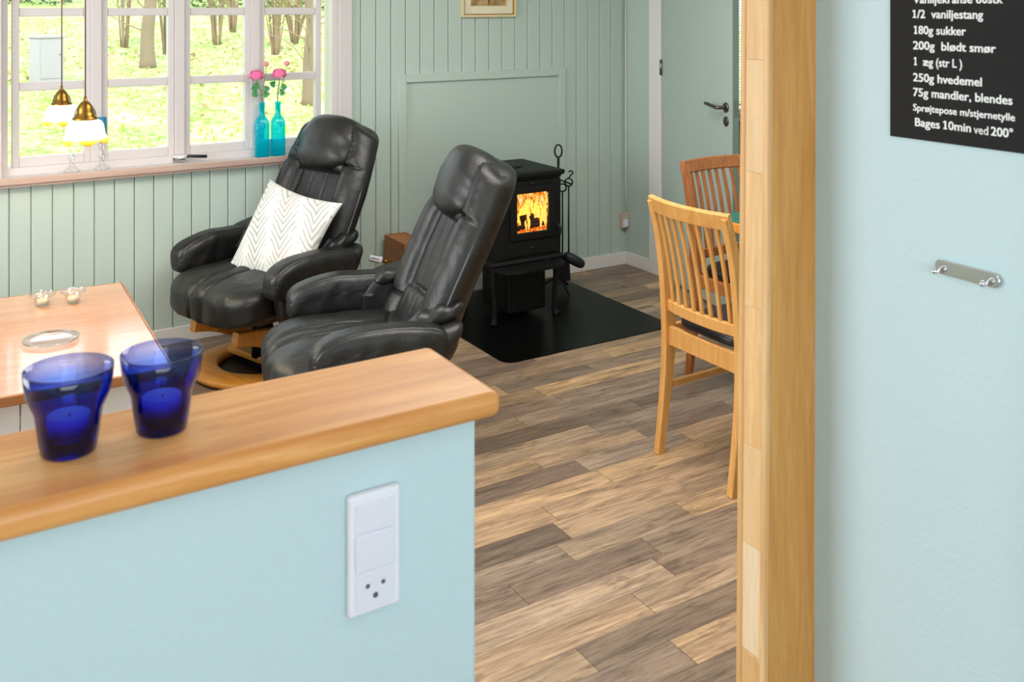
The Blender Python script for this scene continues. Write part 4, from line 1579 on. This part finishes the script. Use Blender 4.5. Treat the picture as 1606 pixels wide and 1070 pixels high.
# legs, curved cast
for sx in (-1, 1):
    for yy_ in (0.02, 0.33):
        P = smooth_path([(sx * 0.178, yy_, 0.29), (sx * 0.188, yy_, 0.22), (sx * 0.180, yy_, 0.10), (sx * 0.182, yy_, 0.02), (sx * 0.19, yy_ - .01, 0.0)], 5)
        tube('leg', P, lambda q: 0.022 - 0.010 * math.sin(q * PI), I, st, 10)
bm = bmesh.new()
add_box(bm, -0.09, 0.14, 0.04, 0.30, 0.03, 0.29, 0.01)
link('ash_box', bm, I, st)
bm = bmesh.new()
add_tube(bm, [(0.0, 0.372, 0.60), (0.0, 0.56, 0.60)], 0.055, 20)
link('flue_spigot', bm, I, st, True)
# fire
def fire_mat():
    m = mat('flames', (0, 0, 0, 1), 1.0)
    t = N(m, 'ShaderNodeTexCoord')
    mp = N(m, 'ShaderNodeMapping')
    mp.inputs['Scale'].default_value = (1, 1, 0.55)
    L(m, t.outputs['Object'], mp.inputs[0])
    n = noise_tex(m, mp.outputs[0], 22, 6, 0.62, 2.2)
    c = ramp(m, n, [(0.30, lin(90, 30, 6)), (0.40, lin(190, 84, 14)), (0.48, lin(236, 140, 34)), (0.56, lin(250, 205, 100)), (0.66, lin(255, 245, 210))])
    L(m, c, bsdf(m).inputs['Emission Color'])
    bsdf(m).inputs['Emission Strength'].default_value = 1.0
    return m
M['fire'] = fire_mat()
M['ember'] = emit('glowing_ember', lin(220, 90, 15), 0.8)
M['flame2'] = emit('bright_flame', lin(255, 205, 95), 1.0)
M['charlog'] = mat('charred_log', lin(52, 28, 18), 0.9)
fr_ = box('flames', -0.174, 0.174, 0.085, 0.09, 0.42, 0.66, M['fire'], st)
bm = bmesh.new()
r = random.Random(5)
for k in range(40):
    x = r.uniform(-0.05, 0.165)
    y = r.uniform(0.03, 0.075)
    h = r.uniform(0.04, 0.13)
    z0 = 0.46 + r.uniform(-.02, .06)
    P = smooth_path([(x, y, z0), (x + r.uniform(-.012, .012), y, z0 + h * .4), (x + r.uniform(-.02, .02), y, z0 + h * .75), (x + r.uniform(-.025, .025), y, z0 + h)], 4)
    w_ = r.uniform(0.003, 0.008)
    add_tube(bm, P, lambda q, w_=w_: max(0.0004, w_ * math.sin(min(1, q + .12) * PI) ** 0.8), 6)
tag(link('flame_tongues', bm, M['flame2'], st, True), kind='stuff')
for k, (x, y, z, a, ln) in enumerate(((0.02, 0.050, 0.455, 4, .12), (0.05, 0.055, 0.480, -4, .10), (0.03, 0.05, 0.505, 3, .075), (0.09, 0.045, 0.462, 6, .07))):
    c_, s_ = math.cos(R(a)) * ln / 2, math.sin(R(a)) * ln / 2
    lg = tube('log', [(x - c_, y - s_, z), (x + c_, y + s_, z + 0.004)], 0.014, M['charlog'], st, 8)
bm = bmesh.new()
for k in range(30):
    bmesh.ops.create_icosphere(bm, subdivisions=1, radius=r.uniform(.006, .012), matrix=Matrix.Translation((r.uniform(-.09, .14), r.uniform(.03, .075), 0.437 + r.uniform(0, .012))))
tag(link('embers', bm, M['ember'], st), kind='stuff')
lf = lamp('fire_light', 'POINT', (2.70, 4.25, 0.58), 0.5, (1, .5, .15), 0.05)
lf.parent = None

# fire tools on a stand
ts = thing('fire_tool_stand', 'black wrought-iron stand beside the stove holding the fire tools', 'tool stand', (3.09, 4.51, 0.004))
IR = M['ironrod']
for k in range(3):
    a = k * 2 * PI / 3 + 0.5
    tube('foot', smooth_path([(0, 0, 0.07), (0.05 * math.cos(a), 0.05 * math.sin(a), 0.055), (0.11 * math.cos(a), 0.11 * math.sin(a), 0.006)], 5), 0.006, IR, ts)
tube('pole', [(0, 0, 0.06), (0, 0, 0.735)], 0.007, IR, ts)
def ring_pts(c, r_, n=24, ax='x', ay=1.0):
    # ring in the vertical plane facing the camera roughly
    d = Vector((0.8507, -0.5257, 0))
    return [(c[0] + d.x * r_ * math.cos(2 * PI * i / n), c[1] + d.y * r_ * math.cos(2 * PI * i / n), c[2] + r_ * ay * math.sin(2 * PI * i / n)) for i in range(n)]
tube('handle_ring', ring_pts((0, 0, 0.775), 0.020, ay=1.75), 0.005, IR, ts, 8, True)
dv = Vector((0.8507, -0.5257, 0))
tube('cross_bar', smooth_path([dv * -0.04 + Vector((0, 0, 0.60)), Vector((0, 0, 0.615)), dv * 0.05 + Vector((0, 0, 0.60)), dv * 0.075 + Vector((0, 0, 0.59))], 4), 0.005, IR, ts)
def tool(off, name, label, cat, kind):
    p = Vector((3.09, 4.51, 0)) + dv * off + Vector((-0.525, -0.85, 0)) * 0.018
    o = thing(name, label, cat, (p.x, p.y, 0.004))
    zt = {'poker': 0.60, 'shovel': 0.575, 'brush': 0.605}[kind]
    tube('handle_ring', ring_pts((0, 0, zt), 0.021), 0.0045, IR, o, 8, True)
    if kind == 'brush':
        tube('hook_tip', smooth_path([(0, 0, zt + .021)] + [tuple(dv * q[0] + Vector((0, 0, zt + q[1]))) for q in ((0.012, .04), (0.024, .052), (0.012, .064), (0, .056))], 4), 0.004, IR, o)
    bot = {'poker': 0.06, 'shovel': 0.17, 'brush': 0.20}[kind]
    tube('shaft', [(0, 0, zt - .021), (0, 0, bot)], 0.0045, IR, o)
    if kind == 'poker':
        tube('poker_tip', smooth_path([(0, 0, bot + .02), (0, 0, bot), tuple(dv * .02 + Vector((0, 0, bot - .02)))], 3), 0.0045, IR, o)
    elif kind == 'shovel':
        bm = bmesh.new()
        vs = [(-.02, 0, .03), (.02, 0, .03), (.04, 0, -.02), (.045, 0, -.11), (-.045, 0, -.11), (-.04, 0, -.02)]
        A_ = [bm.verts.new(tuple(dv * q[0] + Vector((0, 0.0, bot + q[2] - .0)))) for q in vs]
        B_ = [bm.verts.new(v.co + Vector((0.003, 0.004, 0))) for v in A_]
        bm.faces.new(A_); bm.faces.new(B_[::-1])
        for i in range(6): bm.faces.new((A_[i], B_[i], B_[(i + 1) % 6], A_[(i + 1) % 6]))
        link('shovel_blade', bm, IR, o)
    else:
        def bw(q, c):
            return (c.x, c.y, c.z)
        bb = rbox_bm(0.13, 0.065, 0.055, 3, 8)
        bmesh.ops.transform(bb, matrix=Matrix.Translation((dv.x * .03, dv.y * .03, bot - .025)) @ Matrix.Rotation(R(-31.7), 4, 'Z') @ Matrix.Rotation(R(28), 4, 'Y'), verts=bb.verts)
        link('brush_head', bb, M['black'], o, True)
    return o
tool(-0.012, 'fire_poker', 'black iron fire poker with ring handle, nearest the stove', 'poker', 'poker')
tool(0.022, 'fire_shovel', 'black iron ash shovel with ring handle on the tool stand', 'shovel', 'shovel')
tool(0.056, 'hearth_brush', 'black hearth brush with hooked ring handle, farthest from the stove', 'brush', 'brush')

# wooden box and radiator valve between the recliners and the wall
cr = thing('wooden_crate', 'brown wooden box against the wall behind the recliners', 'crate', (2.2, 4.62, 0))
cr.scale = (0.5, 1, 1)
for zz in range(3):
    z0 = 0.003 + zz * 0.129
    for sy in (-1, 1):
        box('crate_board', -0.095, 0.11, sy * 0.115 - .008, sy * 0.115 + .008, z0, z0 + 0.125, M['crate'], cr, 0.002)
    for xx in (-0.103, 0.118):
        box('crate_board', xx - .008, xx + .008, -0.123, 0.123, z0, z0 + 0.125, M['crate'], cr, 0.002)
box('crate_floor', -0.095, 0.11, -0.107, 0.107, 0.004, 0.016, M['crate'], cr)
box('crate_lid', -0.095, 0.11, -0.106, 0.106, 0.370, 0.382, M['crate'], cr)
vx, vy = img2(592, 407, 0.34)
rv = thing('radiator_valve', 'white radiator thermostat valve on a brass pipe between the two recliners', 'valve', (vx, vy, 0))
dvv = Vector((0.83, -0.45, -0.22)).normalized()
c0 = Vector((0, 0, 0.34))
bm = bmesh.new()
add_tube(bm, [c0 - dvv * .04, c0 - dvv * .037, c0 + dvv * .02, c0 + dvv * .024], lambda q: 0.014 if q in (0, 1) else 0.018, 16)
link('thermostat_head', bm, M['plastic'], rv, True)
for k in range(6):
    a = k * PI / 3
    o1 = dvv.orthogonal().normalized(); o2 = dvv.cross(o1)
    q = c0 + (o1 * math.cos(a) + o2 * math.sin(a)) * 0.017
    tube('grip_slot', [q - dvv * .028, q + dvv * .01], 0.0025, M['hole'], rv, 6)
tube('valve_neck', [c0 + dvv * .022, c0 + dvv * .06], 0.009, M['brass'], rv, 12)
tube('pipe', smooth_path([c0 + dvv * .055, c0 + dvv * .065 + Vector((0, 0, -.03)), Vector((0.055, -0.03, 0.2)), Vector((0.055, -0.03, 0.0))], 4), 0.008, M['brass'], rv, 10)

# ------------------------------------------------------------------ picture on the back wall
pf = thing('framed_picture', 'cream and gold framed picture on the green boarded wall', 'picture', (2.795, WY - 0.001, 1.72))
fz = 0.198
def fr4(name, hw0, hh0, hw1, hh1, y0, y1, m, bev=0.002):
    bm = bmesh.new()
    add_box(bm, -hw0, -hw1, y0, y1, -hh0, hh0, bev)
    add_box(bm, hw1, hw0, y0, y1, -hh0, hh0, bev)
    add_box(bm, -hw1, hw1, y0, y1, -hh0, -hh1, bev)
    add_box(bm, -hw1, hw1, y0, y1, hh1, hh0, bev)
    return link(name, bm, m, pf)
fr4('frame', 0.176, fz, 0.163, fz - .013, -0.022, 0, M['goldframe'])
fr4('gold_fillet', 0.163, fz - .013, 0.158, fz - .018, -0.018, 0, M['goldline'], 0.001)
fr4('mount', 0.158, fz - .018, 0.118, fz - .062, -0.010, 0, M['mount'], 0.0008)
fr4('inner_line', 0.120, fz - .060, 0.116, fz - .064, -0.012, 0, M['goldframe'], 0.0005)
M['art'] = mat('brown_print', lin(170, 138, 92), 0.8)
L(M['art'], ramp(M['art'], noise_tex(M['art'], coords(M['art']), 14, 4), [(0.35, lin(140, 104, 62)), (0.65, lin(198, 170, 122))]), bsdf(M['art']).inputs['Base Color'])
ar_ = box('print', -0.117, 0.117, -0.006, 0, -fz + .063, fz - .063, M['art'], pf)
tube('drawn_plant', smooth_path([(0.0, -0.0065, -0.128), (0.004, -0.0065, -0.11), (-0.006, -0.0065, -0.09), (0.004, -0.0065, -0.04), (0.0, -0.0065, 0.06)], 5), 0.003, M['darkbrass'], ar_, 6)

# corner socket and cable
cs = thing('corner_socket', 'small beige wall socket in the corner beside the door frame', 'socket', (EX - 0.012, WY - 0.001, 0.27))
M['beige'] = mat('beige_plastic', lin(196, 180, 160), 0.5)
box('socket_box', -0.040, 0.010, -0.028, 0, -0.045, 0.045, M['beige'], cs, 0.004)
box('socket_face', -0.034, 0.004, -0.032, -0.028, -0.036, 0.010, M['plastic'], cs, 0.002)
tube('cable', [(0.003, -0.008, 0.045), (0.003, -0.008, 0.20), (0.004, -0.006, 1.9)], 0.0035, M['white'], cs, 8)

# ------------------------------------------------------------------ dining chairs and table
def dining_chair(label, loc, rz, wm, group):
    """faces +Y; rear feet at y=0"""
    t = thing('dining_chair', label, 'chair', loc, rz, group)
    WD = 0.182
    post = [(0.0, 0.0), (0.022, 0.16), (0.040, 0.32), (0.044, 0.45), (0.030, 0.62), (0.004, 0.78), (-0.030, 0.905)]
    for sx in (-1, 1):
        P = smooth_path([(sx * WD, y_, z_) for y_, z_ in post], 4)
        sweep_rect('rear_leg', P, 0.0135, lambda q: 0.0155 + 0.010 * G(q - .48, .25), (1, 0, 0), wm, t, 0.003)
        P = [(sx * (WD + .01), 0.41, 0.0), (sx * (WD + .01), 0.405, 0.43)]
        sweep_rect('front_leg', P, lambda q: 0.014 + .006 * q, lambda q: 0.014 + .006 * q, (1, 0, 0), wm, t, 0.003)
        sweep_rect('side_rail', [(sx * (WD), 0.05, 0.425), (sx * (WD + .006), 0.40, 0.425)], 0.010, 0.026, (1, 0, 0), wm, t)
        sweep_rect('side_stretcher', [(sx * WD, 0.03, 0.235), (sx * (WD + .008), 0.40, 0.235)], 0.008, 0.012, (1, 0, 0), wm, t)
    bow = lambda x: -0.030 * (1 - (x / WD) ** 2)
    # curved top rail: horizontal sweep, tall section
    P = [(x, -0.026 + bow(x), 0.892) for x in [(-WD - .014) + (2 * WD + .028) * i / 16 for i in range(17)]]
    sweep_rect('top_rail', P, 0.028, 0.0105, (0, -0.22, 1), wm, t, 0.004)
    P = [(x, 0.041 + bow(x) * .7, 0.525) for x in [(-WD + .01) + (2 * WD - .02) * i / 12 for i in range(13)]]
    sweep_rect('lower_rail', P, 0.020, 0.009, (0, -0.05, 1), wm, t, 0.003)
    for i in range(8):
        x = -WD + (i + 1) * 2 * WD / 9
        P = smooth_path([(x, 0.041 + bow(x) * .7, 0.53), (x, 0.030 + bow(x) * .8, 0.63), (x, 0.006 + bow(x) * .9, 0.76), (x, -0.022 + bow(x), 0.875)], 3)
        sweep_rect('back_slat', P, 0.0075, 0.0055, (1, 0, 0), wm, t, 0.002)
    sweep_rect('rear_rail', [(-WD + .01, 0.045, 0.415), (WD - .01, 0.045, 0.415)], 0.034, 0.010, (0, 0, 1), wm, t, 0.003)
    sweep_rect('front_rail', [(-WD, 0.405, 0.42), (WD, 0.405, 0.42)], 0.030, 0.010, (0, 0, 1), wm, t, 0.003)
    def sw(q, c):
        return (c.x * (1 + 0.06 * q.y), c.y + 0.235, c.z + 0.467 + 0.006 * (1 - q.x ** 2))
    link('seat_pad', rbox_bm(2 * WD - .012, 0.385, 0.046, 4.5, 16, sw), M['blackpad'], t, True)
    return t
dining_chair('light wooden slat-back dining chair in the foreground beside the oak post', (2.285, 2.520, 0), R(-90), M['chairwood'], 'slat-back dining chairs')
dining_chair('darker wooden slat-back dining chair on the far side of the table', (3.045, 3.19, 0), R(180), M['chairwood_d'], 'slat-back dining chairs')
dt = thing('dining_table', 'orange wooden dining table, mostly hidden behind the oak post', 'table', (3.15, 2.50, 0))
box('table_top', -0.385, 0.45, -0.46, 0.47, 0.700, 0.738, M['tablewood'], dt, 0.004)
bm = bmesh.new()
for q in ((-.33, .40, -.42, -.40), (-.33, .40, .23, .25), (-.35, -.33, -.42, .25), (.40, .42, -.42, .25)):
    add_box(bm, q[0], q[1], q[2], q[3], 0.62, 0.70)
link('apron', bm, M['tablewood'], dt)
for sx in (-0.352, 0.37):
    for sy in (-0.37, 0.38):
        sy_ = 0.19 if sy > 0 else sy
        box('leg', sx - .03, sx + .03, sy_ - .03, sy_ + .03, 0, 0.70, M['tablewood'], dt, 0.004)
tag(box('table_cloth', 2.775, 3.55, 2.10, 2.955, 0.7385, 0.7415, M['teal'], None, 0.001), 'teal cloth lying on the dining table', 'tablecloth')

# ------------------------------------------------------------------ pendants
def pendant(px, d, zb, label, s=1.0):
    x, y = garden(px, d)
    t = thing('pendant_lamp', label, 'lamp', (x, y, CZ), 0, 'pendant lamps over the coffee table')
    z0 = zb - CZ          # top of the brass fitting
    tube('cord', [(0, 0, 0), (0, 0, z0)], 0.0025, M['cord'], t, 6)
    lathe('ceiling_rose', [(0, -0.03), (0.03, -0.028), (0.045, 0), (0, 0)], M['brass'], t, 24)
    pr = [(0, 0), (0.0045, 0), (0.006, -0.010), (0.008, -0.016), (0.014, -0.020), (0.021, -0.028), (0.026, -0.040), (0.028, -0.052), (0.033, -0.066), (0.042, -0.073), (0.043, -0.078), (0.040, -0.080), (0, -0.079)]
    lathe('brass_cap', [(a * s, z0 + b * s) for a, b in pr], M['brass'], t, 32)
    for k in range(3):
        a = k * 2 * PI / 3 + .4
        tube('cap_strut', smooth_path([(0.012 * s * math.cos(a), 0.012 * s * math.sin(a), z0 - .018 * s), (0.032 * s * math.cos(a), 0.032 * s * math.sin(a), z0 - .045 * s), (0.042 * s * math.cos(a), 0.042 * s * math.sin(a), z0 - .075 * s)], 4), 0.0018, M['darkbrass'], t, 6)
    def rip(r_, z, a):
        q = max(0.0, min(1.0, (-(z - z0) / s - 0.125) / 0.035))
        return r_ * (1 + 0.10 * q * math.cos(6 * a)), z + 0.009 * q * math.cos(6 * a)
    pr = [(0.038, -0.079), (0.052, -0.086), (0.060, -0.100), (0.063, -0.120), (0.064, -0.135), (0.067, -0.147), (0.074, -0.157), (0.072, -0.158), (0.064, -0.148), (0.061, -0.134), (0.060, -0.120), (0.057, -0.101), (0.050, -0.088), (0.037, -0.081)]
    lathe('glass_shade', [(a * s, z0 + b * s) for a, b in pr], M['shade'], t, 60, ripple=rip)
    lp = lamp('bulb_light', 'POINT', (x, y, zb - 0.125), 3.6, (1, .83, .6), 0.03)
    return t
pendant(134, 3.42, 1.275, 'lit glass pendant lamp with amber ruffled rim, lower and nearer the camera')
pendant(97, 3.86, 1.275, 'lit glass pendant lamp with amber ruffled rim, farther behind near the window', 0.92)

# ------------------------------------------------------------------ things on the window sill
SZ = 0.8475
def candlestick(px, yy, label):
    t = thing('glass_candlestick', label, 'candlestick', (wpt(px, yy), yy, SZ), 0, 'glass candlesticks on the window sill')
    pr = [(0, 0), (0.034, 0), (0.036, 0.004), (0.026, 0.010), (0.013, 0.018), (0.009, 0.030), (0.014, 0.040), (0.016, 0.048), (0.010, 0.058), (0.009, 0.066), (0.014, 0.074), (0.016, 0.082), (0.012, 0.090), (0.018, 0.098), (0.027, 0.104), (0.027, 0.108), (0, 0.108)]
    pr = [(a, b * 1.36) for a, b in pr]
    lathe('stem', pr, M['clear'], t, 36)
    return t, t.location
for (px, yy, lab, hgt) in ((113, WY - 0.012, 'left', 0.085), (160, WY - 0.010, 'right', 0.088)):
    t, lc = candlestick(px, yy, 'clear glass candlestick on the sill carrying the %s blue candle' % lab)
    c = thing('blue_candle', 'blue pillar candle on the %s glass candlestick on the sill' % lab, 'candle', (lc.x, lc.y, SZ + 0.1475), 0, 'blue candles on the window sill')
    lathe('wax', [(0, 0), (0.0195, 0), (0.0205, 0.002), (0.0205, hgt - .003), (0.018, hgt), (0, hgt - .002)], M['candle'], c, 28)
    tube('wick', [(0, 0, hgt - .003), (0.001, 0, hgt + .008)], 0.001, M['white'], c, 6)

def bottle(px, yy, label, H=0.225, K=1.18, KW=1.28):
    t = thing('turquoise_bottle', label, 'bottle', (wpt(px, yy), yy, SZ), R(-12), 'turquoise bottles on the window sill')
    bm = bmesh.new()
    def ring(r_, z, sq):
        vs = []
        n = 32
        for i in range(n):
            a = 2 * PI * i / n
            c_, s_ = math.cos(a), math.sin(a)
            e = 2 + 6 * sq
            k = (abs(c_) ** e + abs(s_) ** e) ** (-1 / e)
            vs.append(bm.verts.new((r_ * c_ * k * KW, r_ * s_ * k * KW, z * K)))
        return vs
    L_ = [(0.024, 0, 1), (0.0265, 0.004, 1), (0.0265, 0.135, 1), (0.0255, 0.145, .8), (0.020, 0.158, .4), (0.0125, 0.170, 0), (0.0105, 0.180, 0), (0.0105, 0.212, 0), (0.0125, 0.214, 0), (0.0125, H - .002, 0), (0.011, H, 0),
          (0.0085, H, 0), (0.0085, 0.180, 0), (0.011, 0.168, 0), (0.0180, 0.155, .4), (0.0235, 0.140, 1), (0.0235, 0.01, 1)]
    rs = [ring(*q) for q in L_]
    for k in range(len(rs) - 1):
        for i in range(32):
            bm.faces.new((rs[k][i], rs[k][(i + 1) % 32], rs[k + 1][(i + 1) % 32], rs[k + 1][i]))
    bm.faces.new(rs[0][::-1])
    bm.faces.new(rs[-1])
    link('glass', bm, M['aqua'], t, True)
    return t

def petal_ball(bm, c, r_, seed, n=26):
    rd = random.Random(seed)
    for k in range(n):
        lay = k / n
        th_ = k * 2.399
        ph = 0.15 + 1.25 * lay
        rr_ = r_ * (0.55 + 0.45 * lay)
        d = Vector((math.cos(th_) * math.sin(ph), math.sin(th_) * math.sin(ph), math.cos(ph)))
        s1 = d.orthogonal().normalized()
        s2 = d.cross(s1)
        ww = r_ * 0.55
        vs = []
        for i in range(4):
            for j in range(4):
                u, v = (i / 3 - .5) * 2, (j / 3 - .5) * 2
                q = d * (rr_ - 0.35 * r_ * (u * u + v * v) * .5) + s1 * u * ww * (1 - .2 * v * v) + s2 * v * ww * (1 - .2 * u * u)
                vs.append(bm.verts.new(Vector(c) + q))
        for i in range(3):
            for j in range(3):
                bm.faces.new((vs[i * 4 + j], vs[(i + 1) * 4 + j], vs[(i + 1) * 4 + j + 1], vs[i * 4 + j + 1]))

def flower(b, name, label, seed, leafside):
    rd = random.Random(seed)
    t = thing(name, label, 'flower', (b.location.x, b.location.y, SZ + 0.012), R(-31.7), 'pink flowers in the turquoise bottles')
    t.scale = (1.32, 1.32, 1.34)
    fx, fz_ = (-0.020, 0.288) if seed == 1 else (0.006, 0.292)
    P = smooth_path([(0.012, 0.0, 0.095), (0.002, 0, 0.16), (-0.001, 0, 0.215), (fx * .6, 0, 0.25), (fx, 0, fz_ - .012)], 5)
    st_ = tube('stem', P, 0.0022, M['stem'], t, 8)
    bm = bmesh.new()
    petal_ball(bm, (fx, 0, fz_ - .004), 0.029, seed)
    link('blossom', bm, M['pink'], t, True)
    bx, bz = (0.016, 0.330) if seed == 1 else (0.034, 0.330)
    P = smooth_path([(0.000, 0.001, 0.215), (bx * .5, 0.002, 0.26), (bx, 0.001, bz - .008)], 5)
    tube('stem', P, 0.0015, M['stem'], t, 6)
    bm = bmesh.new()
    bmesh.ops.create_uvsphere(bm, u_segments=12, v_segments=8, radius=0.0105, matrix=Matrix.Translation((bx, 0, bz)) @ Matrix.Diagonal((1, 1, .9, 1)))
    petal_ball(bm, (bx, 0, bz), 0.0105, seed + 5, 10)
    link('bud', bm, M['palepink'], t, True)
    # ragged leaves
    for (lx_, lz_, sgn) in leafside:
        bm = bmesh.new()
        base = Vector((0, 0, lz_ - .012))
        tip = Vector((lx_, rd.uniform(-.01, .01), lz_))
        add_tube(bm, [base, base.lerp(tip, .7)], 0.0012, 5)
        for k in range(7):
            a = (k - 3) * 0.42 + (0 if lx_ > 0 else PI)
            l2 = 0.024 * (1 - abs(k - 3) * .12)
            c_ = base.lerp(tip, .55)
            e = c_ + Vector((math.cos(a) * l2, rd.uniform(-.008, .008), math.sin(a) * l2 * .9))
            nrm = Vector((-(e - c_).z, 0, (e - c_).x)).normalized() * 0.0045
            m1 = c_.lerp(e, .6)
            q = [bm.verts.new(c_), bm.verts.new(m1 + nrm), bm.verts.new(e), bm.verts.new(m1 - nrm)]
            bm.faces.new(q)
        link('leaf', bm, M['leafgreen'], t)
b1 = bottle(411, WY - 0.028, 'turquoise square glass bottle on the sill, left of the pair')
b2 = bottle(436, WY - 0.028, 'turquoise square glass bottle on the sill, nearest the recliner')
flower(b1, 'pink_ranunculus', 'pink flower with bud and green leaves in the left turquoise bottle', 1, [(-0.034, 0.245, 1), (-0.030, 0.226, 1), (-0.022, 0.256, 1), (0.020, 0.245, 1), (0.016, 0.225, 1)])
flower(b2, 'pink_ranunculus', 'pink flower with bud in the turquoise bottle nearest the recliner', 2, [(-0.022, 0.258, 1), (0.026, 0.248, 1), (0.014, 0.228, 1)])
